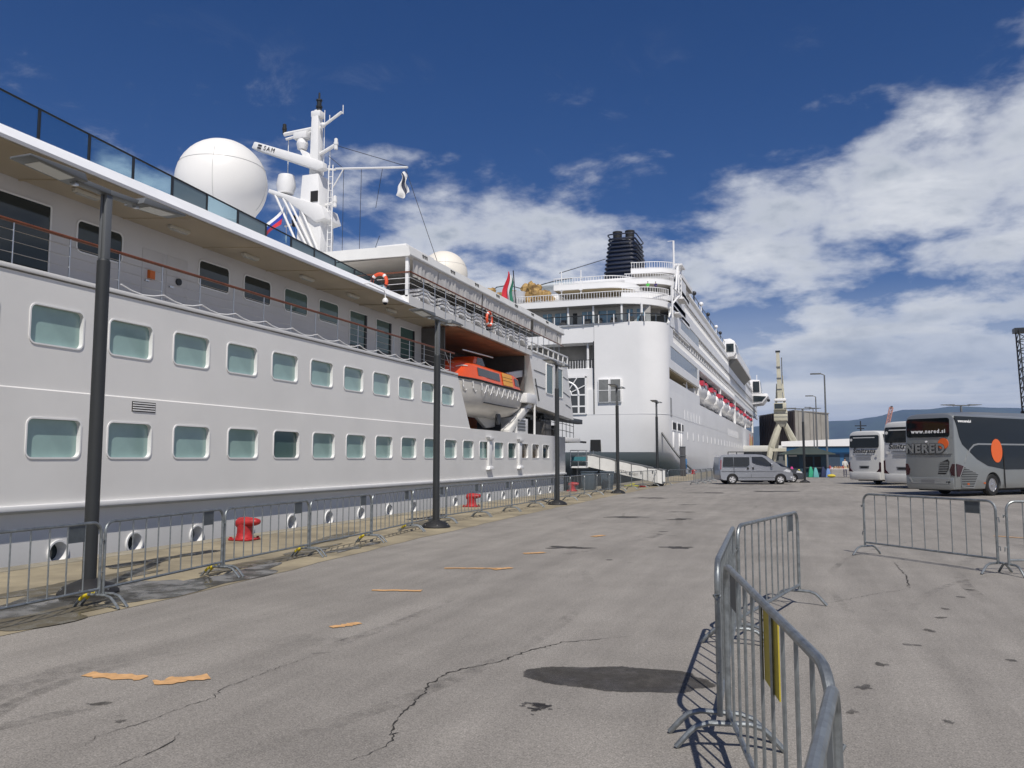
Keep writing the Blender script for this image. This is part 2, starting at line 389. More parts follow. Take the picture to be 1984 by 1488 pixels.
# worn paint, cracks, puddles
def patch(name, pts, m, z, parent, sub=None):
    mb = MB(); mb.add([(x, y, z) for x, y in pts], [tuple(range(len(pts)))]); return struct(name, mb, m, parent, smooth=0)
PAINT = mat('worn_orange_paint', (.62, .36, .16), .8, var=.25, vscale=12, bump=.3, bscale=80)
def bar(a, b, w, n=15, seed=0):
    rnd = random.Random(seed); a = Vector(a); b = Vector(b); d = (b - a); nrm = Vector((-d.y, d.x)).normalized() * w / 2
    up = [a + d * (i / n) + nrm + nrm * rnd.uniform(-.5, .2) for i in range(n + 1)]; dn = [a + d * (i / n) - nrm + nrm * rnd.uniform(-.2, .5) for i in range(n + 1)]
    return [tuple(p) for p in up] + [tuple(p) for p in reversed(dn)]
for i, (a, b, w_) in enumerate([((-5.38, 5.10), (-4.86, 5.17), .17), ((-4.69, 5.23), (-4.49, 5.28), .09), ((-4.68, 5.08), (-4.42, 5.38), .16), ((-4.53, 7.31), (-4.36, 7.60), .14), ((-5.29, 9.50), (-4.67, 9.68), .13), ((-5.28, 11.75), (-4.45, 12.03), .10), ((-4.5, 11.85), (-4.32, 12.15), .14), ((-4.75, 14.0), (-4.45, 14.3), .18), ((-4.35, 17.5), (-4.2, 17.9), .18), ((3.9, 20.6), (7.5, 18.2), .12)]):
    patch('paint_mark', bar(a, b, w_, seed=i), PAINT, .006 + .0006 * i, ground)
CRACK = mat('crack_shadow', (.03, .028, .026), .95)
def crack(pts, w, seed):
    rnd = random.Random(seed); P = [Vector(p) for p in pts]; Q = []
    for a, b in zip(P, P[1:]):
        n = max(2, int((b - a).length / .035)); d = (b - a); nr = Vector((-d.y, d.x)).normalized()
        for i in range(n): Q.append(a + d * (i / n) + nr * rnd.gauss(0, .011))
    Q.append(P[-1]); up = []; dn = []
    for i, q in enumerate(Q):
        d = Q[min(i + 1, len(Q) - 1)] - Q[max(0, i - 1)]; nr = Vector((-d.y, d.x)).normalized(); e = w * rnd.uniform(.15, 1.) * min(1, 6 * i / len(Q) + .1, 6 * (len(Q) - 1 - i) / len(Q) + .1)
        up.append(q + nr * e); dn.append(q - nr * e)
    mb = MB(); n = len(Q); mb.add([(p.x, p.y, .0045) for p in up + dn], [(i, i + 1, n + i + 1, n + i) for i in range(n - 1)])
    struct('crack', mb, CRACK, ground, smooth=0)
crack([(-2.51, 4.07), (-2.38, 4.43), (-2.42, 4.71), (-2.44, 4.65), (-2.55, 4.93), (-2.65, 5.58), (-2.71, 5.73), (-2.71, 6.09), (-2.64, 6.29), (-2.46, 6.53), (-2.38, 6.94), (-2.15, 7.45), (-1.57, 7.96)], .009, 1)
crack([(-3.64, 3.66), (-3.62, 3.9), (-3.63, 4.1), (-3.7, 4.25)], .007, 2)
crack([(-4.04, 3.8), (-4.12, 4.02), (-4.07, 4.31), (-4.06, 4.57), (-4.02, 4.93), (-4.1, 5.14), (-4.09, 5.69), (-4.03, 6.26)], .004, 3)
crack([(1.36, 15.01), (1.36, 13.89), (1.37, 13.31), (1.28, 12.25), (1.26, 11.93)], .009, 4)
crack([(1.26, 11.93), (0.84, 11.43), (0.2, 10.43)], .004, 5)
def wet_mat(name, col, rough, film=None):
    M = bpy.data.materials.new(name); M.use_nodes = True; N = M.node_tree.nodes; L = M.node_tree.links; b = N['Principled BSDF']
    b.inputs['Base Color'].default_value = (*col, 1)
    tc = N.new('ShaderNodeTexCoord'); n = N.new('ShaderNodeTexNoise'); n.inputs['Scale'].default_value = 3; n.inputs['Detail'].default_value = 6; L.new(tc.outputs['Object'], n.inputs[0])
    mr = N.new('ShaderNodeMapRange'); mr.inputs[1].default_value = .4; mr.inputs[2].default_value = .6; mr.inputs[3].default_value = rough; mr.inputs[4].default_value = min(1, rough + .45); L.new(n.outputs[0], mr.inputs[0]); L.new(mr.outputs[0], b.inputs['Roughness'])
    if film:
        n2 = N.new('ShaderNodeTexNoise'); n2.inputs['Scale'].default_value = 6; n2.inputs['Detail'].default_value = 8; n2.inputs['Roughness'].default_value = .7; L.new(tc.outputs['Object'], n2.inputs[0])
        m2 = N.new('ShaderNodeMapRange'); m2.inputs[1].default_value = .3; m2.inputs[2].default_value = .62; m2.inputs[3].default_value = film[0]; m2.inputs[4].default_value = film[1]; L.new(n2.outputs[0], m2.inputs[0]); L.new(m2.outputs[0], b.inputs['Alpha'])
    return M
WET = wet_mat('damp_asphalt', (.035, .032, .029), .5, (.45, .74)); WET2 = wet_mat('damp_spot', (.035, .032, .029), .6, (.25, .6)); POOL = wet_mat('shallow_puddle', (.045, .042, .036), .04); POOL2 = wet_mat('damp_concrete', (.10, .085, .055), .25)
def blob(name, cx, cy, rx, ry, m, seed, z=.0042, rot=0., n=56, parent=None, rough=.18, jit=.012):
    rnd = random.Random(seed); ph = [(rnd.uniform(0, 6.28), rnd.gauss(0, rough / (k + 1) ** .7)) for k in range(9)]; P = []
    for i in range(n):
        t = 2 * math.pi * i / n; r = 1 + sum(a * math.sin((k + 2) * t + p) for k, (p, a) in enumerate(ph)) + rnd.gauss(0, jit); x = rx * r * math.cos(t); y = ry * r * math.sin(t)
        P.append((cx + x * math.cos(rot) - y * math.sin(rot), cy + x * math.sin(rot) + y * math.cos(rot)))
    return patch(name, P, m, z, parent or ground)
blob('damp_patch', -1.40, 6.40, .76, .34, WET, 6, rot=.12, n=240, rough=.07, jit=.014)
rs = random.Random(2)
for k in range(26): q = abs(rs.gauss(0, .5)); aa = rs.uniform(0, 6.28); s_ = rs.uniform(.006, .028) * (1.4 - min(1, q)); blob('damp_drop', -1.75 + .16 * q * math.cos(aa), 5.55 + .2 * q * math.sin(aa), s_ * 1.4, s_, WET, 100 + k, z=.0043 + k * .00002, n=10, rough=.25)
for i, (x, y, s) in enumerate([(-4.28, 15.26, 0.38), (-2.31, 15.96, 0.3), (-4.89, 23.64, 0.55), (-3.28, 23.35, 0.35), (-3.11, 19.3, 0.12), (-3.66, 26.5, 0.3), (-6.17, 35.3, 0.7), (-4.45, 41.48, 0.8), (-1.43, 44.56, 1.1), (-4.07, 30.65, 0.3), (-3.11, 13.65, 0.06), (-4.65, 4.55, 0.07), (-4.22, 4.3, 0.03), (0.38, 6.77, 0.055), (0.26, 6.1, 0.035), (0.56, 7.55, 0.05), (0.89, 8.42, 0.05), (1.13, 9.17, 0.055), (1.34, 9.94, 0.05), (1.47, 10.53, 0.045), (1.78, 11.48, 0.05), (2.0, 12.14, 0.05), (0.84, 6.08, 0.03), (1.61, 8.07, 0.04)]):
    blob('damp_patch', x, y, s, s * (1.15 if s < .07 else .6), WET if s > .07 else WET2, 20 + i, rot=.3, n=26, rough=.25)
# the soaked seam between asphalt and quay strip
for i, (x, y, a, b_, r_, m_) in enumerate([(-7.75, 9.4, .42, 1.6, .10, POOL), (-8.3, 7.6, .55, 1.5, .2, POOL), (-7.75, 6.4, .4, 1.1, .0, POOL2), (-9.2, 8.7, .45, 1.3, .25, POOL2), (-8.4, 11.6, .22, 1.6, .06, POOL2), (-8.6, 13.2, .18, .9, .1, POOL2), (-9.5, 15.4, .25, 1.3, .2, POOL2), (-9.3, 19.5, .25, 1.5, .1, POOL2), (-8.1, 13.9, .16, .8, .05, POOL), (-10.2, 11.0, .2, .9, .1, POOL2)]):
    blob('puddle', x, y, a, b_, m_, 60 + i, z=.0095 + i * .0004, rot=r_, parent=quay, n=70, rough=.22)
# rubbed tyre marks
def tyre_mat():
    M = bpy.data.materials.new('tyre_rubber_film'); M.use_nodes = True; N = M.node_tree.nodes; L = M.node_tree.links; b = N['Principled BSDF']; b.inputs['Base Color'].default_value = (.05, .048, .045, 1); b.inputs['Roughness'].default_value = .8
    tc = N.new('ShaderNodeTexCoord'); n = N.new('ShaderNodeTexNoise'); n.inputs['Scale'].default_value = 5; n.inputs['Detail'].default_value = 6; n.inputs['Roughness'].default_value = .7; L.new(tc.outputs['Object'], n.inputs[0])
    mr = N.new('ShaderNodeMapRange'); mr.inputs[1].default_value = .42; mr.inputs[2].default_value = .75; mr.inputs[3].default_value = .0; mr.inputs[4].default_value = .42; L.new(n.outputs[0], mr.inputs[0])
    n3 = N.new('ShaderNodeTexNoise'); n3.inputs['Scale'].default_value = .45; n3.inputs['Detail'].default_value = 2; L.new(tc.outputs['Object'], n3.inputs[0]); m3 = N.new('ShaderNodeMapRange'); m3.inputs[1].default_value = .42; m3.inputs[2].default_value = .62; L.new(n3.outputs[0], m3.inputs[0])
    mu = N.new('ShaderNodeMath'); mu.operation = 'MULTIPLY'; L.new(mr.outputs[0], mu.inputs[0]); L.new(m3.outputs[0], mu.inputs[1]); L.new(mu.outputs[0], b.inputs['Alpha']); return M
TY = tyre_mat()
def tyre_mark(cx, cy, r, a0, a1, w, k):
    mb = MB(); n = 40; P = []
    for i in range(n + 1):
        a = R(a0 + (a1 - a0) * i / n); P.append(((cx + (r - w) * math.cos(a), cy + (r - w) * math.sin(a), .0033 + k * .00005), (cx + (r + w) * math.cos(a), cy + (r + w) * math.sin(a), .0033 + k * .00005)))
    mb.rings([[p[0] for p in P], [p[1] for p in P]], False, False, closed=False); struct('tyre_mark', mb, TY, ground, smooth=0)
rnd = random.Random(12)
for k, (cx, cy, r, a0, a1) in enumerate(((-3.6, 5.0, 1.75, 110, 265), (-3.6, 5.0, 1.95, 105, 270), (-3.6, 5.0, 2.12, 115, 260), (2, 26, 9, 150, 240), (2, 26, 7.3, 145, 235), (-9, 30, 9, -60, 30), (-9, 30, 7.4, -65, 25), (6, 48, 14, 170, 235), (6, 48, 12.4, 165, 240), (-14, 8, 10, -35, 25), (-14, 8, 11.6, -38, 22), (14, 12, 12, 130, 215), (14, 12, 13.7, 130, 215), (-1, 52, 7, 200, 320), (9, 9, 8, 95, 190), (-20, 20, 17, -20, 30))): tyre_mark(cx, cy, r, a0, a1, rnd.uniform(.04, .1), k)
# ================================================================== ship 1: small white cruise ship lying along the quay
S1 = thing('cruise_yacht', 'small white cruise ship with teal hull windows and white radome, alongside the quay', 'ship', (-20, 20, -2), world=True)
UY = lambda i: 10.92 + 1.81 * i          # near edge of an upper hull window
LY = lambda i: 10.94 + 1.833 * i
PY = lambda i: 11.86 + 1.88 * i
YB = -25.; YE = 46.6
XU = X1 - .03
h = MB()
# upper plates with window holes
h.add([(XU, YB, 2.98), (XU, UY(-5) - .3, 2.98), (XU, UY(-5) - .3, 5.06), (XU, YB, 5.06)], [(0, 1, 2, 3)])
for i in range(-5, 11): cell(h, XU, UY(i) - .3, UY(i) - .3 + 1.81, 2.98, 5.06, (UY(i) + .03, UY(i) + 1.19, 3.82, 4.535, .11))
ye = UY(11) - .3
h.add([(XU, ye, 2.98), (XU, 31.97, 2.98), (XU, 30.62, 5.06), (XU, ye, 5.06)], [(0, 1, 2, 3)])
h.add([(XU, 31.97, 2.98), (XU - .5, 31.97, 2.98), (XU - .5, 30.62, 5.06), (XU, 30.62, 5.06)], [(0, 1, 2, 3)])
h.add([(XU, YB, 2.98), (X1, YB, 2.955), (X1, 31.97, 2.955), (XU, 31.97, 2.98)], [(0, 1, 2, 3)])
# lower plates
h.add([(X1, YB, .85), (X1, LY(-5) - .3, .85), (X1, LY(-5) - .3, 2.955), (X1, YB, 2.955)], [(0, 1, 2, 3)])
for i in range(-5, 18): cell(h, X1, LY(i) - .3, LY(i) - .3 + 1.833, .85, 2.955, (LY(i) + .03, LY(i) + 1.19, 1.72, 2.425, .11))
yl = LY(18) - .3
h.add([(X1, yl, .85), (X1, YE, .85), (X1, YE, 2.955), (X1, yl, 2.955)], [(0, 1, 2, 3)])
# knuckle and lower hull with port holes
XL = X1 - .12
h.add([(X1, YB, .85), (X1, YE, .85), (X1, YE, .76), (X1, YB, .76)], [(0, 1, 2, 3)])
h.add([(X1, YB, .76), (X1, YE, .76), (XL, YE, .70), (XL, YB, .70)], [(0, 1, 2, 3)])
h.add([(XL, YB, -2.6), (XL, PY(-4) - .94, -2.6), (XL, PY(-4) - .94, .70), (XL, YB, .70)], [(0, 1, 2, 3)])
for i in range(-4, 18): cell(h, XL, PY(i) - .94, PY(i) + .94, -2.6, .70, (PY(i) - .2, PY(i) + .2, -.27, .13, .1999), 6)
h.add([(XL, PY(17) + .94, -2.6), (XL, YE, -2.6), (XL, YE, .70), (XL, PY(17) + .94, .70)], [(0, 1, 2, 3)])
# transom, far side, decks
h.add([(XL, YE, -2.6), (XL, YE, .70), (X1, YE, .76), (X1, YE, 2.955), (-27.4, YE, 2.955), (-27.4, YE, -2.6)], [(0, 1, 2, 3, 4, 5)])
h.add([(-27.4, YB, -2.6), (-27.4, YE, -2.6), (-27.4, YE, 5.06), (-27.4, YB, 5.06)], [(0, 1, 2, 3)])
h.add([(XL, YB, -2.6), (XL, YB, .70), (X1, YB, .76), (X1, YB, 2.955), (XU, YB, 5.06), (-27.4, YB, 5.06), (-27.4, YB, -2.6)], [(0, 1, 2, 3, 4, 5, 6)])
h.add([(X1, 31.6, 2.94), (X1, YE, 2.94), (-27.4, YE, 2.94), (-27.4, 31.6, 2.94)], [(0, 1, 2, 3)])
h.add([(X1 - .02, YB, 5.055), (X1 - .02, 30.62, 5.055), (-27.4, 30.62, 5.055), (-27.4, YB, 5.055)], [(0, 1, 2, 3)])
hull = part('hull', h, WHITE, S1, smooth=20)
part('rub_strake', MB().box(X1 - .02, X1 + .07, YB, YE + .05, .755, .86), WHITE2, S1, bevel=.015)
part('deck_edge_lip', MB().box(X1 - .3, X1 + .004, YB, 30.6, 5.085, 5.17), WHITE, S1, bevel=.008)
wf = ringframe(-.575, .575, -.3525, .3525, .11, .03, .016, -.09).mesh('window', WHITE2, smooth=40)
pane_mb = MB(); rr = rrect(-.585, .585, -.3625, .3625, .11); pane_mb.add([(0, *p) for p in rr], [tuple(range(len(rr)))])
PM = {k: pane_mb.mesh('pane', m, smooth=0) for k, m in (('teal', PANE), ('dark', DARKG), ('brown', BROWNG), ('green', GREENG))}
def hull_window(x, y, z, kind):
    w = put('window', wf, S1, (x + 20, y + .61 - 20, z + 2)); put('pane', PM[kind], w, (-.08, 0, 0)); return w
for i in range(-5, 11): hull_window(XU, UY(i), 4.1775, 'teal')
for i in range(-5, 18): hull_window(X1, LY(i), 2.0725, {4: 'green', 14: 'green', 15: 'brown', 16: 'brown', 17: 'dark'}.get(i, 'teal'))
pf = MB(); o = rrect(-.235, .235, -.235, .235, .2349, 6); ii = rrect(-.2, .2, -.2, .2, .1999, 6); i2 = rrect(-.165, .165, -.165, .165, .1649, 6)
pf.rings([[(-.01, *p) for p in o], [(.03, *p) for p in o], [(.03, *p) for p in ii], [(-.22, *p) for p in i2]], False, False)
pfm = pf.mesh('porthole', WHITE2, smooth=40); pp = MB(); pp.add([(0, *p) for p in i2], [tuple(range(len(i2)))]); ppm = pp.mesh('pane', DARKG, smooth=0)
for i in range(-4, 18):
    q = put('porthole', pfm, S1, (XL + 20, PY(i) - 20, -.07 + 2)); put('pane', ppm, q, (-.2, 0, 0))
# louvre between the rows
lv = MB()
for k in range(4): lv.box(X1 - .005, X1 + .02, 13.42, 13.42 + .62, 2.70 + k * .05, 2.725 + k * .05)
part('louvre', lv, WHITE2, S1); part('louvre_slot', MB().box(X1 - .004, X1 + .006, 13.40, 14.06, 2.68, 2.895), BLACK, S1)
# two fender guards over the aft lower windows
for yy in (32.75 + 1.35, 38.25):
    gd = MB(); gd.prism([(yy - .2, 1.35), (yy + .2, 1.35), (yy + .2, 2.5), (yy - .2, 2.5)], 'x', X1 - .01, X1 + .09)
    gd.prism([(yy - .2, 2.5), (yy + .2, 2.5), (yy + .34, 2.66), (yy - .34, 2.66)], 'x', X1 - .01, X1 + .16)
    gd.prism([(yy - .34, 1.2), (yy + .34, 1.2), (yy + .2, 1.35), (yy - .2, 1.35)], 'x', X1 - .01, X1 + .16)
    part('fender_guard', gd, WHITE2, S1, bevel=.02)
# promenade: cabin wall, windows, doors
XP = X1 - 1.6
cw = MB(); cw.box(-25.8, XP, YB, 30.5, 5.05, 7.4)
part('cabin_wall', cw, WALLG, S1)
def flat_window(y0, y1, z0, z1, m, name='cabin_window', r=.1):
    n = ringframe(y0, y1, z0, z1, r, .035, XP + .03, XP - .02); f = part(name, n, WHITE2, S1, smooth=40)
    p = MB(); p.add([(XP + .012, *q) for q in rrect(y0 - .01, y1 + .01, z0 - .01, z1 + .01, r)], [tuple(range(20))]); part('pane', p, m, f, smooth=0); return f
flat_window(8.2, 12.57, 5.18, 6.97, DARKG, r=.02)
for y0, y1 in ((13.27, 14.5), (17.1, 18.27), (18.94, 20.14), (20.86, 22.06), (22.76, 23.92)): flat_window(y0, y1, 6.22, 6.89, DARKG if y0 < 20 else GREENG)
flat_window(3.6, 7.4, 5.18, 6.97, DARKG, r=.02)
for y0, y1 in ((24.7, 25.85), (26.58, 27.72), (28.5, 29.72)):
    f = flat_window(y0, y1, 5.25, 6.86, GREENG, 'cabin_door', r=.03); part('kick_rail', MB().box(XP - .005, XP + .05, y0, y1, 5.6, 5.68), DARKM, f); part('door_stile', MB().box(XP - .005, XP + .045, y1 - .12, y1, 5.2, 6.86), DARKM, f)
for y0 in (15.15, 15.95):
    d = MB(); d.box(XP, XP + .012, y0, y0 + .72, 5.2, 6.75); dd = part('cabin_door', d, WALLG, S1, bevel=.006); part('door_handle', MB().box(XP, XP + .06, y0 + .08, y0 + .2, 5.95, 5.99), STEEL, dd)
part('call_box', MB().box(XP, XP + .1, 15.32, 15.48, 6.02, 6.24), mat('orange_box', (.6, .14, .02), .5), S1)
part('hose_socket', MB().lathe([(.09, 0), (.09, .06)], (XP, 16.35, 6.15), 14, 'x'), DARKM, S1)
# promenade roof with sloping white coaming, awning deck behind it
rf = MB(); st = [(YB, 7.36, 7.74), (10, 7.36, 7.73), (15.5, 7.28, 7.71), (26.0, 7.19, 7.56)]
rf.rings([[(X1 + .05, y, a), (X1 + .07, y, a + .06), (X1 - .27, y, b), (-27, y, b), (-27, y, a)] for y, a, b in st])
part('promenade_roof', rf, mat('coaming_white', (.84, .85, .87), .35, var=.04, vscale=1.), S1, smooth=20)
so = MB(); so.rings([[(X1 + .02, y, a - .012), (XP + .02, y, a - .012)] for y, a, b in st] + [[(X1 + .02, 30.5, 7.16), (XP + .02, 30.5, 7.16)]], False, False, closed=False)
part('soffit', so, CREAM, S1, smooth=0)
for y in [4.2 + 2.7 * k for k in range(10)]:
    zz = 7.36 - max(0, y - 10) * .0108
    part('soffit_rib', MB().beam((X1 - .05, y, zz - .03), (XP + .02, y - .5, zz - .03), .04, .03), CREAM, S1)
for k in range(-3, 5):
    y = 15.54 + 2.72 * k; zz = 7.34 - max(0, y - 10) * .0108
    dl = part('deck_light', MB().box(-14.14, -14.02, y - .33, y + .33, zz - .09, zz - .01), mat('lamp_tray', (.5, .48, .42), .5), S1, bevel=.012)
    part('diffuser', MB().box(-14.13, -14.03, y - .26, y + .26, zz - .115, zz - .088), LAMPG, dl)
# dome camera on a bracket
cb_ = part('bracket', MB().tube([(X1 - .05, 22.7, 7.28), (X1 + .15, 22.9, 7.33), (X1 + .2, 23.85, 7.28), (X1 + .2, 23.95, 7.2), (X1 + .2, 23.95, 6.98)], .018), WHITE2, S1)
dc = part('dome_camera', MB().lathe([(0.001, .12), (.06, .11), (.10, .04), (.1, -.03), (.085, -.05)], (X1 + .2, 23.95, 6.93), 16), WHITE2, S1)
part('dome', MB().sphere((X1 + .2, 23.95, 6.885), .075, 12, 8), BLACK, dc)
# glass balustrade on top
gz = lambda y: 8.38 - max(0, y - 10) * .045
bz = lambda y: 7.73 - max(0, y - 10) * .0095
XG = X1 - .30
gy = [11.13 + 1.165 * k for k in range(-10, 13)]
part('glass_rail_cap', MB().tube([(XG, -.5, 8.38), (XG, 10, 8.38), (XG, gy[-1], gz(gy[-1]))], .022), DARKM, S1)
for k, y in enumerate(gy):
    part('glass_rail_post', MB().box(XG - .02, XG + .02, y - .022, y + .022, bz(y) - .1, gz(y)), DARKM, S1)
    if k: a = gy[k - 1] + .03; b = y - .03; part('glass_panel', MB().add([(XG, a, bz(a) - .05), (XG, b, bz(b) - .05), (XG, b, gz(b) - .02), (XG, a, gz(a) - .02)], [(0, 1, 2, 3)]), GLASSR, S1, smooth=0)
# promenade rail
ry = [10.57 + 1.215 * k for k in range(-7, 17)]
part('handrail', MB().tube([(X1 - .1, ry[0] - .6, 5.97), (X1 - .1, 30.4, 5.97)], .034, 8), WOODR, S1)
for z_ in (5.8, 5.6, 5.39): part('rail_wire', MB().tube([(X1 - .1, ry[0] - .6, z_), (X1 - .1, 30.4, z_)], .007, 5), STEEL, S1)
for y in ry: part('stanchion', MB().tube([(X1 - .1, y, 5.17), (X1 - .1, y, 5.97)], .016, 6), STEEL, S1)
rp = []
for y0, y1 in zip(ry[9:-1], ry[10:]): rp += [(X1 - .03, y0 + (y1 - y0) * t, 5.30 - .11 * math.sin(math.pi * t)) for t in (0, .25, .5, .75)]
part('slack_rope', MB().tube(rp, .014, 5), WHITE2, S1)
# awning deck aft: floor slab, roof, canvas screens, rail
sl = MB(); sl.rings([[(X1 + .03, y, a), (X1 + .05, y, b), (-27, y, b), (-27, y, a)] for y, a, b in ((26.0, 7.2, 7.56), (27, 7.21, 7.5), (31.2, 7.15, 7.45), (40.3, 7.05, 7.3))])
part('awning_deck', sl, WHITE, S1, smooth=20)
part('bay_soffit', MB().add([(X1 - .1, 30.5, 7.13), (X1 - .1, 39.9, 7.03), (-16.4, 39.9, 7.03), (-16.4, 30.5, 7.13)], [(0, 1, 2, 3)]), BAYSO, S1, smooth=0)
ar = MB(); ar.rings([[(X1 + .1, y, 8.97), (X1 + .12, y, 9.02), (X1 + .05, y, 9.33), (X1 - .15, y, 9.37), (-22, y, 9.45), (-22, y, 9.1), (X1 - .2, y, 8.97)] for y in (25.9, 46.2)])
part('awning_roof', ar, mat('awning_roof_white', (.72, .72, .70), .5, var=.08, vscale=1), S1, smooth=20)
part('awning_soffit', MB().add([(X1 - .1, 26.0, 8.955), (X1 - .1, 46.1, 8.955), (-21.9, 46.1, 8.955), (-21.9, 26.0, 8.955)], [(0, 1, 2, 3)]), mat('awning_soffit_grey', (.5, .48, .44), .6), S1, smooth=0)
for k in range(7):
    for j in range(3): part('vent_slot', MB().box(X1 + .06, X1 + .10, 27 + k * 2.6 + j * .16, 27.07 + k * 2.6 + j * .16, 9.12, 9.26), BLACK, S1)
part('sky_light', MB().box(-14.6, -13.4, 26.2, 28.6, 9.38, 9.52), WHITE2, S1, bevel=.02)
part('awning_post', MB().box(X1 - .12, X1 + .0, 26.0, 26.12, 7.5, 8.97), WHITE2, S1, bevel=.01)
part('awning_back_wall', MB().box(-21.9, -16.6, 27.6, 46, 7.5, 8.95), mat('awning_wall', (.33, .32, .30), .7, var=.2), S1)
rnd = random.Random(5); y = 26.3
while y < 45.6:
    if 38.2 < y < 40.4: y = 40.45
    wd = min(2.25, 45.9 - y); cv = MB(); n = 22; top = []; bot = []
    for i in range(n + 1):
        yy = y + wd * i / n; wv = .03 * math.sin(i * 1.9 + y) + .02 * math.sin(i * .7 + y * 3) + .015 * rnd.uniform(-1, 1)
        top.append((X1 + .035 + .3 * wv, yy, 8.97)); bot.append((X1 + .0 + wv, yy, 8.30 + .02 * math.sin(i * .6)))
    mid = [((a[0] + b[0]) / 2 + .02 * math.sin(i * 2.2), a[1], (a[2] + b[2]) / 2) for i, (a, b) in enumerate(zip(top, bot))]
    cv.rings([top, mid, bot], False, False, closed=False); part('canvas_screen', cv, CANVAS, S1, smooth=60); y += wd + .05
ay = [27.11 + 1.0 * k for k in range(0, 19)]
part('handrail', MB().tube([(-15.3, 26.0, 8.40), (X1 + .06, 26.0, 8.40), (X1 + .08, 26.06, 8.40), (X1 + .08, 46.0, 8.29)], .03, 8), WOODR, S1)
for z_ in (7.75, 7.98, 8.19): part('rail_wire', MB().tube([(-15.3, 26.0, z_), (X1 + .08, 26.0, z_), (X1 + .08, 40, z_ - .06)], .009, 5), WHITE2 if z_ > 7.9 else STEEL, S1)
for y in ay:
    if y < 46: part('stanchion', MB().tube([(X1 + .08, y, 7.2), (X1 + .08, y, 8.36)], .016, 6), STEEL, S1)
# aft bulwark frame
ab = MB(); ab.box(X1 - .02, X1 + .05, 40.2, 47.2, 7.26, 7.36); ab.box(X1 - .02, X1 + .05, 40.2, 47.2, 7.72, 7.80)
for k in range(8): ab.box(X1 - .02, X1 + .05, 40.2 + k * .98, 40.3 + k * .98, 7.3, 7.76)
part('bulwark_frame', ab, WHITE2, S1, bevel=.01)
# aft cabin panel with two tall green windows
pa = MB(); pa.prism([(39.85, 7.28), (47.1, 7.28), (48.6, 4.05), (41.2, 4.45)], 'x', X1 - .02, X1 - 1.9); pan = part('aft_cabin', pa, WHITE, S1, smooth=20)
for y0, y1, z0, z1 in ((42.9, 44.1, 5.3, 6.9), (44.86, 46.05, 5.25, 6.88)):
    n = ringframe(y0, y1, z0, z1, .04, .05, X1 + .02, X1 - .06); f = part('aft_window', n, WHITE2, pan, smooth=40)
    p = MB(); p.add([(X1 - .012, *q) for q in rrect(y0, y1, z0, z1, .04)], [tuple(range(20))]); part('pane', p, GREENG, f, smooth=0)
for (a, b) in (((40.7, 6.35), (42.7, 6.3)), ((40.9, 5.55), (42.7, 5.5)), ((46.3, 6.5), (47.3, 6.4)), ((46.3, 5.6), (47.7, 5.4)), ((47.9, 4.75), (46.8, 4.9))):
    part('panel_seam', MB().beam((X1 - .01, a[0], a[1]), (X1 - .01, b[0], b[1]), .03, .03), DARKM, pan)
part('drain_pipe', MB().beam((X1 + .0, 40.85, 5.9), (X1 + .0, 41.5, 4.75), .07, .05), GREYP, pan)
# lifeboat bay interior
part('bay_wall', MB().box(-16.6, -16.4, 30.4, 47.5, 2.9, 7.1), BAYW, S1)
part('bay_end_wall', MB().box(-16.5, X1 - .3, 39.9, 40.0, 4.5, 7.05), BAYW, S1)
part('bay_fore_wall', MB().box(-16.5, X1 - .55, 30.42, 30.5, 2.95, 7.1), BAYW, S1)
for k in range(5):
    part('bay_locker', MB().box(-16.4, -15.9, 31.2 + k * 1.75, 32.4 + k * 1.75, 2.95, 4.1 + .25 * (k % 3)), (BAYW, mat('locker_orange', (.5, .12, .02), .6), mat('locker_green', (.06, .07, .06), .6))[k % 3], S1, bevel=.03)
part('davit_winch', MB().lathe([(.18, -.3), (.32, -.3), (.32, .3), (.18, .3)], (-15.2, 31.4, 6.1), 14, 'y'), WHITE2, S1)
part('davit_bracket', MB().prism([(30.8, 5.9), (31.1, 6.9), (31.4, 6.9), (31.5, 6.3), (32.4, 6.3), (32.4, 5.6), (30.8, 5.3)], 'x', -15.4, -15.3), mat('davit_cream', (.6, .56, .48), .5), S1)
part('boat_hook', MB().tube([(X1 - .4, 32.0, 6.35), (X1 - .4, 35.6, 6.42)], .03), WHITE2, S1)
dv = MB(); dv.beam((-13.7, 40.6, 6.2), (-13.9, 36.9, 5.6), .3, .34); dv.beam((-13.5, 40.8, 4.6), (-13.6, 38.2, 3.35), .3, .34); dv.beam((-13.6, 38.2, 3.35), (-13.6, 37.3, 2.95), .45, .3); part('davit_arm', dv, mat('davit_white', (.7, .69, .66), .45), S1, bevel=.02)
part('davit_block', MB().box(X1 - .5, X1 - .0, 39.5, 41.1, 4.55, 5.05), WHITE2, S1, bevel=.03)
part('davit_sheave', MB().lathe([(.05, -.06), (.26, -.06), (.26, .06), (.05, .06)], (X1 - .35, 36.2, 3.55), 16, 'x'), DARKM, S1)
part('bay_post', MB().tube([(X1 - .06, 40.9, 2.9), (X1 - .06, 40.9, 4.6)], .06, 8), WHITE2, S1)
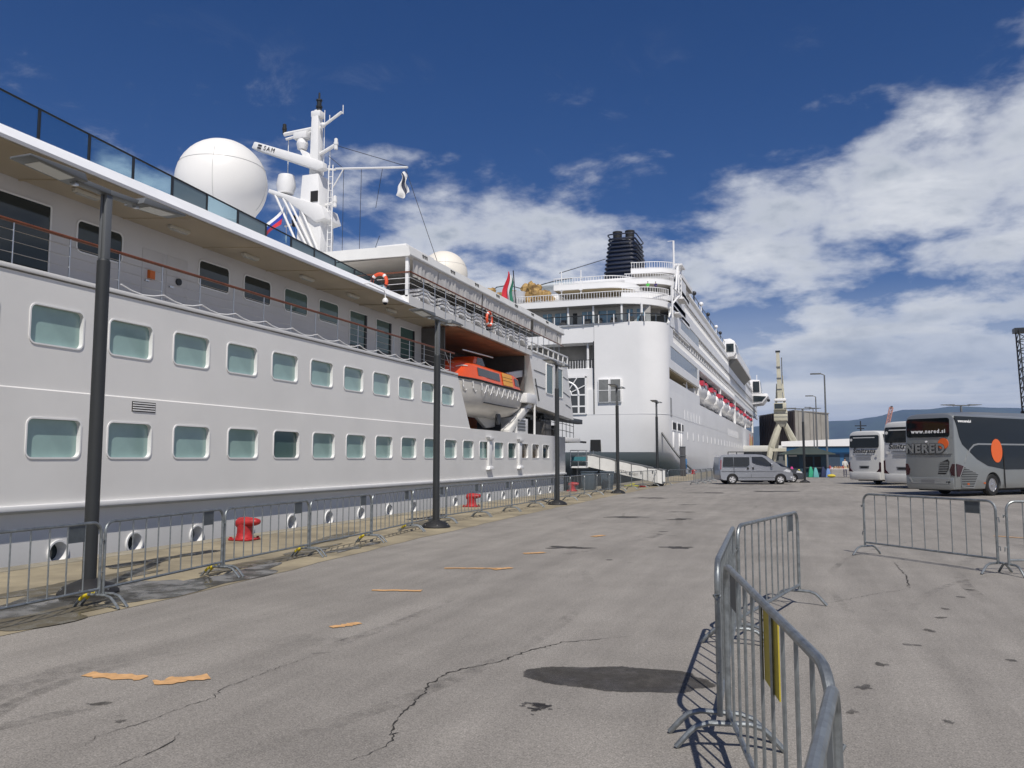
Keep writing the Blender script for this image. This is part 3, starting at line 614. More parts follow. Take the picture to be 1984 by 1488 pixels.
# aft working deck
for k, (y0, y1, z1, m_) in enumerate(((38.6, 40.4, 3.75, WHITE2), (41.6, 42.6, 3.7, BLACK), (43.2, 44.6, 3.85, BAYW), (45.2, 46.1, 3.6, BLACK))):
    c = part('deck_locker', MB().box(X1 - 1.1, X1 - .25, y0, y1, 2.95, z1), m_, S1, bevel=.03)
    if k == 0:
        for j in range(4): part('slat', MB().box(X1 - .26, X1 - .22, y0 + .1, y1 - .5, 3.08 + j * .16, 3.18 + j * .16), GREYP, c)
for z_ in (3.35, 3.75, 4.02): part('aft_rail', MB().tube([(X1 - .1, 39.8 if z_ > 4 else 42.2, z_ + (.25 if z_ > 4 else 0)), (X1 - .1, 46.4, z_), (X1 - .1, 48.9, z_ - .1)], .02, 6), DARKM, S1)
for k in range(9): part('aft_stanchion', MB().tube([(X1 - .1, 42.2 + k * .83, 2.9), (X1 - .1, 42.2 + k * .83, 4.02 - max(0, (42.2 + k * .83 - 46.4) * .04))], .018, 6), DARKM, S1)
part('deck_crane', MB().box(X1 - .9, X1 - .5, 44.0, 52.6, 3.95, 4.25), DARKM, S1, bevel=.02)
part('crane_post', MB().tube([(X1 - .7, 44.4, 2.9), (X1 - .7, 44.4, 4.0)], .12), DARKM, S1)
part('aft_machinery', MB().box(X1 - 1.9, X1 - 1.2, 40.8, 47.6, 2.95, 4.15), mat('machinery_white', (.6, .6, .58), .5), S1)
for k in range(4): part('aft_port', MB().box(X1 - 1.2, X1 - 1.17, 41.2 + k * 1.6, 42.0 + k * 1.6, 3.55, 4.0), BLACK, S1)
part('stern_platform', MB().box(-26, X1 - .02, YE - .1, 50.2, 2.68, 2.96), WHITE, S1, bevel=.02)
part('boom_stub', MB().box(X1 - .4, X1 - .3, 50.2, 52.8, 2.7, 2.82), BLACK, S1)
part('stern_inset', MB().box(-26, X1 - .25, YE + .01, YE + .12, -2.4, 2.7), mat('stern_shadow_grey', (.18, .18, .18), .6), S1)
# radomes
for (cx, cy, cz, r, nm) in ((-19, 22.95, 11.45, 1.56, 'radome'), (-19, 41.9, 12.15, 1.35, 'radome')):
    rd = MB(); cz -= .12 if cy < 30 else 0; prof = [(0.001, r)] + [(r * math.sin(R(a)), r * math.cos(R(a))) for a in range(8, 136, 8)] + [(r * .62, -r * .92)]
    rd.lathe(prof, (cx, cy, cz), 40); ro = part(nm, rd, mat('radome_white', (.78, .77, .74), .45, var=.03, vscale=.7) if cy < 30 else mat('radome_cream', (.74, .70, .62), .5), S1)
    part('radome_seam', MB().tube([(cx + (r + .004) * math.cos(t) * math.sin(R(70)), cy + (r + .004) * math.sin(t) * math.sin(R(70)), cz + (r + .004) * math.cos(R(70))) for t in [2 * math.pi * j / 40 for j in range(40)]], .007, 4, closed=True), mat('seam_grey', (.45, .45, .44), .6), ro)
    for az in (-62, 20): part('radome_seam', MB().tube([(cx + (r + .004) * math.sin(R(a)) * math.cos(R(az)), cy + (r + .004) * math.sin(R(a)) * math.sin(R(az)), cz + (r + .004) * math.cos(R(a))) for a in range(56, 134, 6)], .006, 4), MATS['seam_grey'], ro)
    part('pedestal', MB().lathe([(.9, 7.6 - cz), (.8, -r * .85)], (cx, cy, cz), 20), WHITE2, ro)
sr = MB().sphere((-17.5, 16.9, 8.35), .42, 16, 10); part('small_dome', sr, WHITE2, S1)
# mast: local axes x across, z up, about (MX, MY)
MX, MY, MZ = -19.2, 29.1, 9.4
mm = MB().prism([(-.55, 0), (.55, 0), (.62, 1.6), (.42, 4.2), (-.35, 4.2), (-.55, 1.6)], 'y', -.5, .5).prism([(-.22, 4.2), (.22, 4.2), (.16, 6.9), (-.16, 6.9)], 'y', -.2, .2).box(-.1, .1, -.1, .1, 6.9, 7.2)
mast = put('mast', mm.mesh('mast', WHITE2, bevel=.02), S1, (MX + 20, MY - 20, MZ + 2))
def mp(name, mb, m, **kw): return part(name, mb, m, mast, **kw)
mp('radar_base', MB().lathe([(.32, -.55), (.42, -.2), (.34, .25)], (-1.35, -.2, 4.15), 16), WHITE2)
ra = mp('radar_scanner', MB().prism([(-2.95, 5.72), (-2.8, 6.0), (.65, 4.68), (.7, 4.38), (.4, 4.33)], 'y', -.55, -.15), WHITE2, bevel=.05)
tm = text_mesh('SAM', .27, mat('radar_lettering', (.03, .03, .04), .6), space=1.35); lo = put('lettering', tm, ra, (-2.0, -.565, 5.52), (R(90), R(20.5), 0))
sq = MB(); sq.box(-.1, .1, -.004, .004, .02, .1).box(-.1, .1, -.004, .004, -.1, -.02); sq2 = put('emblem', sq.mesh('emblem', mat('radar_lettering', (.03, .03, .04), .6)), ra, (-2.5, -.562, 5.71), (0, R(20.5), 0))
mp('platform', MB().prism([(-1.9, 3.75), (.7, 2.75), (.9, 2.2), (.4, 2.1), (-1.2, 3.3), (-1.95, 3.6)], 'y', -.65, .65), WHITE2, bevel=.03)
for x0, x1 in ((-1.6, .1), (-1.2, .55), (-.9, .75), (-.4, .9)): mp('strut', MB().tube([(x0, -.6, 3.45 - (x0 + 1.6) * .45), (x1, -.55, .1)], .05), WHITE2)
mp('upper_radar', MB().box(-1.0, -.35, -.3, .1, 5.95, 6.25).lathe([(.2, 5.5), (.26, 5.75), (.2, 5.95)], (-.65, -.1, 0), 12).prism([(-.75, 5.55), (-.3, 5.3), (.1, 4.7), (-.25, 4.65)], 'y', -.25, .1), WHITE2, bevel=.03)
for a, b, r in (((-1.65, 0, 6.35), (0, 0, 6.42), .09), ((-1.55, 0, 6.12), (0, 0, 6.3), .06), ((0, 0, 6.3), (1.2, 0, 6.95), .06), ((.1, 0, 5.2), (.95, 0, 5.55), .08), ((.2, 0, 2.9), (.95, 0, 3.05), .06), ((-.2, -.3, .25), (.95, -.3, .55), .06), ((-1.5, 0, 2.25), (-.3, 0, 2.45), .05), ((.45, 0, 4.55), (.95, 0, 4.45), .05)): mp('yard', MB().tube([a, b], r), WHITE2)
for x, z_ in ((-1.65, 6.5), (.95, 5.5), (-1.75, 3.85), (.95, 3.0), (.95, .5), (-1.05, 2.35)): mp('nav_light', MB().lathe([(.08, -.25), (.08, -.05), (.1, -.05), (.1, .05), (.08, .05), (.08, .2), (.001, .25)], (x, 0, z_ + .1), 10), BLACK if x < 0 else WHITE2)
mp('top_light', MB().lathe([(.11, 0), (.11, .2), (.14, .2), (.14, .27), (.1, .27), (.1, .5), (.13, .5), (.13, .56), (.04, .6), (.04, .85), (.001, .9)], (.08, 0, 7.1), 12), DARKM)
mp('top_box', MB().box(-.2, .25, -.2, .2, 6.85, 7.12), WHITE2, bevel=.03)
for x, z0, z1 in ((1.2, 6.9, 7.3), (.55, 6.6, 6.95), (-1.5, 3.6, 6.2), (-1.5, 1.55, 3.6), (.6, 4.4, 5.4), (.3, 4.3, 7.2)): mp('whip_aerial', MB().tube([(x, .1, z0), (x, .1, z1)], .02, 5), WHITE2)
mp('ladder', MB().tube([(.75, -.2, 0), (.75, -.2, 4.6)], .025).tube([(.95, -.2, 0), (.95, -.2, 4.6)], .025), WHITE2)
for k in range(15): mp('rung', MB().tube([(.75, -.2, .2 + k * .3), (.95, -.2, .2 + k * .3)], .018, 5), WHITE2)
mp('vent_panel', MB().box(.1, .45, -.53, -.49, 3.0, 3.45), BLACK)
mp('dipole', MB().sphere((.35, -.1, 6.45), .12, 10, 8), WHITE2)
gf = mp('gaff', MB().tube([(.95, 0, 4.5), (4.35, 0, 4.15)], .045), WHITE2); mp('gaff_brace', MB().tube([(.85, 0, 3.7), (1.35, 0, 4.45)], .03), WHITE2)
for a, b in (((1.0, 0, 5.5), (4.3, 0, 4.2)), ((1.35, 0, 4.5), (1.35, 0, -.6)), ((2.2, 0, 4.4), (2.15, 0, -.6)), ((3.2, 0, 4.3), (2.9, 0, 2.6)), ((4.25, 0, 4.1), (5.9, 0, -.4)), ((3.1, 0, 1.4), (2.3, 0, -.6)), ((.6, 0, 5.1), (1.3, 0, 4.5)), ((-1.05, 0, 2.2), (-.55, 0, -.6))): mp('halyard', MB().tube([a, b], .012, 4), DARKM)
mp('mast_rail', MB().tube([(.4, -.6, .15), (1.6, -.6, .3), (2.2, -.6, .1), (2.2, -.6, -.9)], .035).tube([(2.2, -.6, .1), (2.7, -.6, -.1)], .035).tube([(1.1, -.6, -.25), (2.2, -.6, -.3)], .03), WHITE2)
mp('mast_deckhouse', MB().box(-1.2, 2.4, -.9, 3, -1.9, 0).box(-.9, .3, -1., -.4, 0, .25), WHITE2, bevel=.03)
mp('tyre_fender', MB().lathe([(.2, -.12), (.42, -.14), (.46, 0), (.42, .14), (.2, .12), (.2, -.12)], (1.15, -1.05, -.3), 20, 'y'), BLACK)
# things aboard
FW = mat('flag_white', (.75, .75, .75), .8); FB = mat('flag_blue', (.02, .05, .35), .8); FR = mat('flag_red', (.62, .03, .05), .8); FG = mat('flag_green', (.02, .16, .10), .8)
def flag(name, label, loc, rotz, pts_fn, cols, nu=14, nv=4, sol=.006):
    t = thing(name, label, 'flag', loc, rotz); k = len(cols)
    for c, m_ in enumerate(cols):
        mb = MB(); rows = [[pts_fn(i / nu, (c + j / nv) / k) for i in range(nu + 1)] for j in range(nv + 1)]; mb.rings(rows, False, False, closed=False); part('flag_band', mb, m_, t, smooth=70)
    return t
fl = flag('courtesy_flag', 'white, blue and red courtesy flag blowing below the mast yard', (MX - 1.08, MY - .7, MZ + 2.95), 0, lambda u, v: (-u * .95 - v * .18 * (1 - u), .12 * math.sin(u * 6 + v), -.05 - u * .85 - v * .75 * (1 - .35 * u) + .05 * math.sin(u * 7)), (FW, FB, FR))
fl2 = flag('house_flag', 'white house flag with dark marks hanging limp under the mast gaff', (MX + 4.25, MY, MZ + 4.05), 0, lambda u, v: (-.15 + .45 * (v - .4) * (.3 + u) + .05 * math.sin(u * 9), .1 * math.sin(v * 7 + u * 5), -.1 - u * .95 - .1 * math.sin(v * 4)), (FW, FW, mat('flag_navy', (.05, .06, .10), .8), FW))
# lifeboat
LB = thing('lifeboat', 'orange and grey enclosed lifeboat with yellow hatch, stowed in the cruise yacht bay', 'lifeboat', (-14.45, 30.35, 3.6))
hb = MB(); cn = MB(); NS = 17; ringsH = []; ringsC = []
for i in range(NS):
    t = i / (NS - 1); y = t * 9.2
    hw = 1.15 * min(1, (math.sin(min(1, t / .38) * math.pi / 2)) ** .75) * (1 if t < .8 else 1 - .16 * ((t - .8) / .2) ** 2); hw = max(hw, .05)
    zs = 1.42 + .18 * (1 - t) ** 2 + .06 * t; zk = .75 * (1 - min(1, t / .3)) ** 2 + .28 * max(0, (t - .8) / .2) ** 1.5
    half = [(1.0, zs), (.99, zs - .35), (.96, zk + (zs - zk) * .55), (.86, zk + (zs - zk) * .3), (.6, zk + (zs - zk) * .1), (0., zk)]
    pts = [(hw * a, y, b) for a, b in half] + [(-hw * a, y, b) for a, b in reversed(half[:-1])]
    ringsH.append(pts)
    hc = .80 * min(1, max(0.04, t / .2) ** .8) * (1 if t < .9 else max(.1, 1 - ((t - .9) / .1) ** 2 * .75)); hc *= 1
    hc = max(.06, hc); z0 = zs + .0
    halfc = [(hw * .985, z0), (hw * .96, z0 + .16 * min(1, hc * 1.5)), (hw * .88, z0 + .82 * hc), (hw * .70, z0 + 1.0 * hc), (0, z0 + 1.08 * hc)]
    ringsC.append([(a, y, b) for a, b in halfc] + [(-a, y, b) for a, b in reversed(halfc[:-1])])
hb.rings(ringsH, True, True, closed=False); hu = part('hull', hb, BOATH, LB, smooth=40)
# close the transom
cn.rings(ringsC, True, True, closed=False); ca = part('canopy', cn, ORANGE, LB, smooth=40)
part('fender_rail', MB().tube([(p[0][0] + .02, p[0][1], p[0][2]) for p in ringsH], .05, 6), BLACK, LB)
def canopy_panel(name, y0, y1, m_, a0=.18, a1=.62, lift=.02, parent=None):
    mb = MB(); P = []
    for f in (0, .5, 1):
        y = y0 + (y1 - y0) * f; t = y / 9.2; i = min(NS - 2, int(t * (NS - 1))); fr = t * (NS - 1) - i
        A = Vector(ringsC[i][1]).lerp(Vector(ringsC[i + 1][1]), fr); B = Vector(ringsC[i][2]).lerp(Vector(ringsC[i + 1][2]), fr)
        P.append([A.lerp(B, q) + Vector((lift, 0, lift * .4)) for q in (a0, a1)])
    mb.rings([[tuple(x) for x in r] for r in P], False, False, closed=False); return part(name, mb, m_, parent or LB, smooth=0)
canopy_panel('side_window', 2.9, 5.6, mat('lifeboat_window', (.03, .035, .04), .15), .12, .85)
hatch = canopy_panel('side_hatch', 5.95, 7.35, YELLOW, -.15, 1.05, .03)
for q in (.3, .62): canopy_panel('hatch_joint', 5.95, 7.35, BLACK, q, q + .03, .036, hatch)
canopy_panel('side_window', 7.75, 8.6, mat('lifeboat_window', (.03, .035, .04), .15), .1, .85)
canopy_panel('reflective_tape', 1.3, 2.1, mat('tape_silver', (.7, .72, .65), .3), .78, .86, .02)
for k in range(4): canopy_panel('reflective_tape', 1.1 + k * .95, 1.5 + k * .95, mat('tape_silver', (.7, .72, .65), .3), -.5, -.38, .03)
tw = part('steering_tower', MB().prism([(3.3, 2.25), (3.65, 2.72), (4.6, 2.76), (5.1, 2.3), (4.3, 2.1)], 'x', -.5, .6), ORANGE, LB, bevel=.08)
part('tower_window', MB().prism([(3.8, 2.36), (3.92, 2.68), (4.52, 2.70), (4.9, 2.34)], 'x', .592, .612), mat('lifeboat_window', (.03, .035, .04), .15), tw)
part('aerial', MB().tube([(.5, 1.0, 2.1), (.5, .55, 2.55)], .015), WHITE2, LB)
for k in range(10):
    y0 = 1.5 + k * .74; i = min(NS - 1, int(y0 / 9.2 * (NS - 1)) + 1); x = ringsH[i][0][0] + .03; z_ = ringsH[i][0][2]
    part('grab_line', MB().tube([(x, y0 + .7 * t, z_ - .12 - .42 * math.sin(math.pi * t)) for t in (0, .15, .3, .5, .7, .85, 1)], .018, 5), WHITE2, LB)
    part('grab_line', MB().tube([(x, y0 + .1, z_ - .1), (x, y0 + .1, z_ - .4)], .02, 5), FW, LB)
part('bilge_rail', MB().tube([(ringsH[i][2][0] + .02, ringsH[i][2][1], ringsH[i][2][2] - .25) for i in range(6, 15)], .03, 5), DARKM, LB)
part('skeg', MB().prism([(5.0, .1), (7.6, .1), (7.6, -.35), (6.4, -.45)], 'x', -.1, .1), BOATH, LB, bevel=.05)
# life rings
def life_ring(label, loc, rz):
    t = thing('life_ring', label, 'life ring', loc, rz, 'life rings on the cruise yacht')
    part('ring', MB().tube([(.3 * math.cos(a), 0, .3 * math.sin(a)) for a in [2 * math.pi * j / 24 for j in range(24)]], .065, 8, closed=True), mat('ring_orange', (.7, .09, .03), .5), t)
    for q in range(4): part('band', MB().tube([(.3 * math.cos(R(q * 90 + 45 + d)), 0, .3 * math.sin(R(q * 90 + 45 + d))) for d in (-8, 0, 8)], .069, 8), WHITE2, t)
life_ring('orange life ring hung on the awning deck front rail beside the white corner post', (-14.35, 25.97, 8.1), 0)
life_ring('orange life ring hung on the awning deck side rail above the lifeboat', (X1 + .08, 33.9, 7.95), R(90))
# stacked loungers behind the awning deck rail
LM = mat('lounger_white', (.78, .78, .78), .5)
lg = None
for k, y in enumerate((26.9, 28.7, 30.5, 32.3, 34.9, 36.7, 38.3)):
    if lg is None:
        lg = thing('sun_lounger', 'stack of white slatted sun loungers behind the awning deck rail', 'sun lounger', (X1 - .53, y, 7.48), 0, 'loungers on the awning deck')
        for q in range(3):
            pth = [(0, 0), (.35, .12), (.75, .12), (1.1, -.02), (1.5, -.02)]
            for (a, za), (b, zb) in zip(pth, pth[1:]): part('slat', MB().beam((.25, a, .14 + q * .14 + za), (.25, b, .14 + q * .14 + zb), .5, .075), LM, lg)
        for yy in (.1, 1.4): part('leg', MB().box(.0, .5, yy, yy + .06, -.06, .2), LM, lg)
    else: dup(lg, (X1 - .53, y, 7.44), 0)
# ================================================================== ship 2: large white cruise liner, stern towards us
S2 = thing('cruise_liner', 'huge white cruise liner with navy funnel, moored astern of the small cruise ship', 'ship', (-25, 180, -2), world=True)
XL2 = -36.0
LW = mat('liner_white', (.80, .80, .80), .4, var=.05, vscale=.25, bump=.06, bscale=.7)
LW2 = mat('liner_trim_white', (.82, .82, .82), .45)
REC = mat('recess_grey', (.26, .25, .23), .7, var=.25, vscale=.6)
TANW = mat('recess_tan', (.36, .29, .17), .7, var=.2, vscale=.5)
BLUEG = mat('blue_sky_glass', (.13, .27, .38), .05, var=.3, vscale=.4, spec=.7)
SLATEG = mat('slate_window_glass', (.075, .10, .13), .07, var=.25, vscale=.3, spec=.7)
def plan(ys, r, xr=X2, xl=XL2):
    P = [(-25, 306), (-20.5, 298), (-16.6, 285), (xr - .4, 268), (xr, 250), (xr, 190), (xr, 140), (xr, ys + r)]
    P += [(xr - r + r * math.cos(R(a)), ys + r - r * math.sin(R(a))) for a in range(10, 91, 10)]
    P += [(xr - r - (xr - xl - 2 * r) * f, ys) for f in (.2, .4, .6, .8)]
    Q = [(-50 - x, y) for x, y in P[:17]]
    return P + list(reversed(Q))[:-1]
hl = MB(); hl.rings([[(x, y, z) for x, y in plan(ys, r)] for z, ys, r in ((-2.6, 104, 9), (-.5, 100, 8.5), (.6, 96, 7.5), (1.2, 93, 6.5), (1.7, 91.2, 5.5), (2.4, 90.4, 4.8), (4.5, 90.1, 4), (6.65, 90.0, 3), (9.5, 90.0, 3))])
part('hull', hl, LW, S2, smooth=35)
part('hull_belt', MB().rings([[(x + (.02 if x > -25 else -.02), y - (.02 if y < 95 else 0), z) for x, y in plan(90, 3)] for z in (6.62, 6.70)], False, False), LW, S2)
# inner core and deckhead
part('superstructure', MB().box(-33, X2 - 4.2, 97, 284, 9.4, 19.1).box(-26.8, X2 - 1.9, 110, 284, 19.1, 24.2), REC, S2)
# stern skin, starboard part, and side bands
sk = [(-22, 90), (-19, 90)] + [(X2 - 3 + 3 * math.cos(R(a)), 93 - 3 * math.sin(R(a))) for a in range(90, -1, -10)]
part('stern_plating', MB().rings([[(x, y, z) for x, y in sk + [(X2 - .3, 93), (-22, 93)]] for z in (9.5, 17.0)]), LW, S2, smooth=35)
part('stern_seam', MB().box(-22.12, -22.02, 89.93, 90.2, 6.7, 15.0), DARKM, S2)
st = MB(); st.box(-34.5, -22.05, 90.25, 92.5, 9.4, 11.9).box(-34.5, -22.05, 90.1, 92.5, 14.9, 17.0)
part('stern_plating', st, LW, S2)
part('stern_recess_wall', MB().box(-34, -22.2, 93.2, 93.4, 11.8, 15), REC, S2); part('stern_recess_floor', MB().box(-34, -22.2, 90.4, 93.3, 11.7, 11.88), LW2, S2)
part('stern_post', MB().tube([(-22.9, 90.6, 11.9), (-22.9, 90.6, 14.9)], .14), LW2, S2)
def rail(path, z0, h, name='rail', pitch=.32, cap=LW2, bal=LW2):
    mb = MB(); L_ = 0; P = [Vector((x, y, 0)) for x, y in path]; car = 0
    for a, b in zip(P, P[1:]):
        d = (b - a); n = d.length; t = car
        while t < n:
            q = a + d * (t / n); mb.cbox((q.x, q.y, z0 + h / 2), (.05, .05, h)); t += pitch
        car = t - n
    mb.tube([(p.x, p.y, z0 + .06) for p in P], .03, 5)
    o = part(name, mb, bal, S2, smooth=0); part('rail_cap', MB().tube([(p.x, p.y, z0 + h) for p in P], .05, 6), cap, o); return o
rail([(-33, 90.5), (-22.2, 90.5)], 11.9, 1.05, cap=DARKM)
# arch window
aw = part('arch_window', MB().box(-27.4, -23.0, 89.93, 90.04, 6.75, 10.9), mat('arch_glass', (.05, .055, .06), .1), S2)
cx, cz, r_ = -25.4, 8.9, 1.55
bars = MB().tube([(cx + r_ * math.cos(R(a)), 89.91, cz + r_ * math.sin(R(a))) for a in range(0, 181, 15)], .13, 6)
for a in (25, 55, 90, 125, 155): bars.beam((cx + .7 * math.cos(R(a)), 89.91, cz + .7 * math.sin(R(a))), (cx + 2.7 * math.cos(R(a)), 89.91, cz + 2.7 * math.sin(R(a))), .16, .1)
bars.tube([(cx + .7 * math.cos(R(a)), 89.91, cz + .7 * math.sin(R(a))) for a in range(0, 181, 20)], .1, 6)
for x in (-26.95, -25.4, -23.85): bars.box(x - .1, x + .1, 89.86, 89.96, 6.7, 9)
for z_ in (6.75, 7.6, 8.9): bars.box(-27.4, -23, 89.87, 89.95, z_ - .08, z_ + .08)
bars.box(-23.1, -22.9, 89.86, 89.98, 6.7, 11).box(-27.5, -22.9, 89.86, 89.98, 10.85, 11.05)
part('glazing_bar', bars, LW2, aw)
for x0, x1 in ((-21.45, -20.35), (-20.1, -19.0)):
    f = part('stern_window', MB().box(x0 - .1, x1 + .1, 89.78, 90.0, 7.95, 10.65), LW2, S2, bevel=.03); part('pane', MB().box(x0, x1, 89.76, 89.8, 8.05, 10.55), mat('stern_pane', (.20, .205, .2), .25, var=.2, vscale=1), f); part('mullion', MB().box(x0, x1, 89.74, 89.79, 9.3, 9.36), LW2, f)
part('stern_vent', MB().box(-22.6, -21.4, 90.2, 90.5, 2.5, 3.9), BLACK, S2)
# side bands (x face at X2, 0.35 thick)
def band(z0, z1, y0, y1, name='side_band', x=X2): return part(name, MB().box(x - .35, x, y0, y1, z0, z1), LW, S2)
band(9.5, 10.75, 93, 122); band(12.05, 13.1, 93, 122); band(13.1, 14.7, 93, 94.2); band(13.1, 14.7, 120.4, 122.0); band(14.7, 15.4, 93, 290); band(15.4, 17.25, 93, 96.4); band(17.25, 18.05, 95.5, 288); band(18.05, 19.5, 95.5, 103.3); band(19.5, 20.95, 100, 286); band(22.3, 23.1, 101, 284); band(20.95, 22.3, 97.5, 107); band(19.5, 20.95, 96.2, 100); band(23.1, 24.75, 103, 109)
for k in range(5): part('bay_pillar', MB().box(X2 - .5, X2 - .02, 121.2 + k * 35.0, 121.9 + k * 35.0, 9.5, 14.72), LW2, S2)
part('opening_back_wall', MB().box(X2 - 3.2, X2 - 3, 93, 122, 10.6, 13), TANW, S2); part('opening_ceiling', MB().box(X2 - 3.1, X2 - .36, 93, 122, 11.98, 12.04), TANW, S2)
for y in (94.5, 113): part('strip_light', MB().box(X2 - 1.2, X2 - 1.1, y, y + 4, 11.85, 11.95), LW2, S2)
for y in (110.5, 118.5): part('opening_stay', MB().prism([(y, 10.7), (y + 1.3, 10.7), (y + .5, 12.0)], 'x', X2 - .5, X2 - .4), LW2, S2)
for a, b, z0, z1, m_ in ((94.2, 120.4, 13.1, 14.7, SLATEG), (103.3, 122.7, 18.05, 19.5, SLATEG)):
    n = 12; w_ = (b - a) / n
    for k in range(n): part('side_glazing', MB().box(X2 - .12, X2 - .05, a + k * w_ + .03, a + (k + 1) * w_ - .03, z0, z1), m_, S2)
    part('glazing_backing', MB().box(X2 - .4, X2 - .13, a, b, z0, z1), LW2, S2)
# balcony rows: rail, dividers, glazed back wall with its shade put in the colour
dvm = MB().prism([(-.1, 0), (.1, 0), (.28, .8), (.05, 1.75), (-.05, 1.75)], 'x', -1.3, 0).mesh('balcony_divider', LW2)
for z0, z1, y0, y1, p0 in ((15.4, 17.25, 96.4, 289, 98.6), (18.05, 19.5, 122.7, 287, 125.0), (21.0, 22.3, 107, 285, 110.0)):
    part('balcony_back', MB().box(X2 - 1.9, X2 - 1.7, y0, y1, z0 - .1, z1 + .1), mat('shaded_balcony_doors', (.05, .052, .05), .15), S2)
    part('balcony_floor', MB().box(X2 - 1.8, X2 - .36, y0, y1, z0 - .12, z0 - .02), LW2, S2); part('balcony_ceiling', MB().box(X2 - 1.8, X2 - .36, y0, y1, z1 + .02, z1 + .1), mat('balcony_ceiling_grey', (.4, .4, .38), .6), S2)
    y = p0
    while y < y1: put('balcony_divider', dvm, S2, (X2 - .1 + 25, y - 180, z0 + 2), ); y += 2.53
    rb = MB()
    y = y0
    while y < min(y1, 190): rb.box(X2 - .09, X2 - .05, y, y + .07, z0, z0 + .85); y += .42
    rb.box(X2 - .1, X2 - .02, y0, y1, z0 + .82, z0 + .9); part('balcony_rail', rb, LW2, S2, smooth=0)
    part('balcony_glass', MB().box(X2 - .16, X2 - .13, y0, y1, z0, z0 + .8), mat('frosted_balcony', (.42, .44, .45), .3), S2)
# upper wall and roof edge
part('upper_wall', MB().box(-33, X2 - .9, 104, 282, 23.1, 24.7), LW, S2); part('roof_edge', MB().box(-34, X2 - .5, 103, 280, 24.7, 25.05), LW2, S2, bevel=.05)
for k in range(4): part('upper_window', MB().box(X2 - .9, X2 - .86, 113 + k * 3.4, 115.4 + k * 3.4, 23.4, 24.4), SLATEG, S2)
part('roof_rail', MB().tube([(X2 - .6, 103.5, 25.9), (X2 - .6, 280, 25.9)], .06, 5), DARKM, S2)
for k in range(30): part('roof_stanchion', MB().tube([(X2 - .6, 104 + k * 6, 25.0), (X2 - .6, 104 + k * 6, 25.9)], .05, 5), DARKM, S2)
for k, y in enumerate((122, 131, 141, 155, 163, 178)): part('roof_floodlight', MB().sphere((X2 - .5, y, 26.2), .35, 8, 6).tube([(X2 - .5, y, 25), (X2 - .5, y, 26.2)], .08, 5), LW2 if k % 2 else DARKM, S2)
# observation overhang and pod
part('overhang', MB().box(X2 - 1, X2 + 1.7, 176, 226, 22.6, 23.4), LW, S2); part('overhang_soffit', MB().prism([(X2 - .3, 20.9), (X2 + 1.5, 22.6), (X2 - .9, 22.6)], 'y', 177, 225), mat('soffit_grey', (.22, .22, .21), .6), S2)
part('overhang_wall', MB().box(X2 - 1, X2 + 1.2, 183, 226, 23.4, 25.4), LW, S2)
pod = part('pod', MB().prism([(X2 - 1, 22.6), (X2 + 1.2, 22.9), (X2 + 1.6, 23.6), (X2 + 1.4, 26.0), (X2 + .5, 26.6), (X2 - 1, 26.5)], 'y', 174, 184), LW2, S2, bevel=.1)
part('pod_window', MB().box(X2 - .3, X2 + 1.2, 173.9, 174.1, 23.8, 25.5), DARKG, pod); part('pod_window', MB().box(X2 + 1.42, X2 + 1.6, 175, 181, 23.9, 25.4), DARKG, pod)
# bridge wing
bw = part('bridge_wing', MB().prism([(X2 - 1, 18.2), (X2 + 2.8, 18.6), (X2 + 4.6, 20.8), (X2 + 4.4, 21.6), (X2 - 1, 21.6)], 'y', 262, 274).prism([(X2 - 1, 21.6), (X2 + 2.6, 21.6), (X2 + 2.2, 25.8), (X2 - 1, 26.1)], 'y', 262, 272), LW2, S2, bevel=.1)
part('wing_window', MB().box(X2 + .2, X2 + 2.1, 261.8, 262.1, 22.1, 25.4), DARKG, bw); part('wing_window', MB().prism([(X2 + 2.5, 21.9), (X2 + 2.2, 25.5), (X2 + 2.3, 25.5), (X2 + 2.65, 21.9)], 'y', 263, 271), DARKG, bw); part('wing_lower_window', MB().prism([(X2 + .2, 19.1), (X2 + 2.7, 19.2), (X2 + 4.0, 20.7), (X2 + .2, 21.0)], 'y', 261.8, 262.1), DARKG, bw)
part('wing_mast', MB().tube([(X2 + 1.2, 266, 25.8), (X2 + 1.2, 266, 27.8)], .12), LW2, bw)
part('wing_light', MB().sphere((X2 + 4.6, 264, 19.6), .5, 8, 6), DARKM, bw)
# stern terraces
def terrace(z0, z1, ys, xl, r, rz, y1=112, xr=X2, rail_h=.75, wall=None, m_=LW2):
    arc = [(xr - r + r * math.cos(R(a)), ys + r - r * math.sin(R(a))) for a in range(0, 91, 9)]
    out = [(xr, y1)] + arc + [(xl, ys - .2)]
    part('terrace', MB().rings([[(x, y, z) for x, y in out + [(xl, y1)]] for z in (z0, z1)]), m_, S2, smooth=35)
    if z0 > 18: part('terrace_soffit_shade', MB().rings([[(x + (xl - x) * .01, y + .35, z) for x, y in out + [(xl, y1)]] for z in (z0 - .03, z0 - .012)]), TANW if z0 > 21 and xl < -25 else mat('soffit_shadow_grey', (.30, .28, .25), .7), S2)  # added sheet darkens the bounce-lit underside, its shade put into the colour
    if rail_h: rail(arc[2:] + [(xl, ys - .2)], z1, rail_h, 'terrace_rail')
    if wall: part('terrace_wall', MB().box(xl, xr - 1.2, ys + wall, ys + wall + .3, z0 - 1.75, z0 + .02), TANW if wall > 4 else REC, S2)
terrace(16.9, 17.05, 90.0, -34.5, 4, 0, rail_h=0)
terrace(19.2, 19.9, 90.0, -34.5, 6.5, 0, rail_h=.75)
terrace(20.1, 20.75, 92.0, -19.2, 4, 0, rail_h=.6, y1=108, wall=2.5)
terrace(21.7, 22.35, 92.6, -27.5, 4.0, 0, rail_h=.75, xr=X2 - 3.9, wall=5)
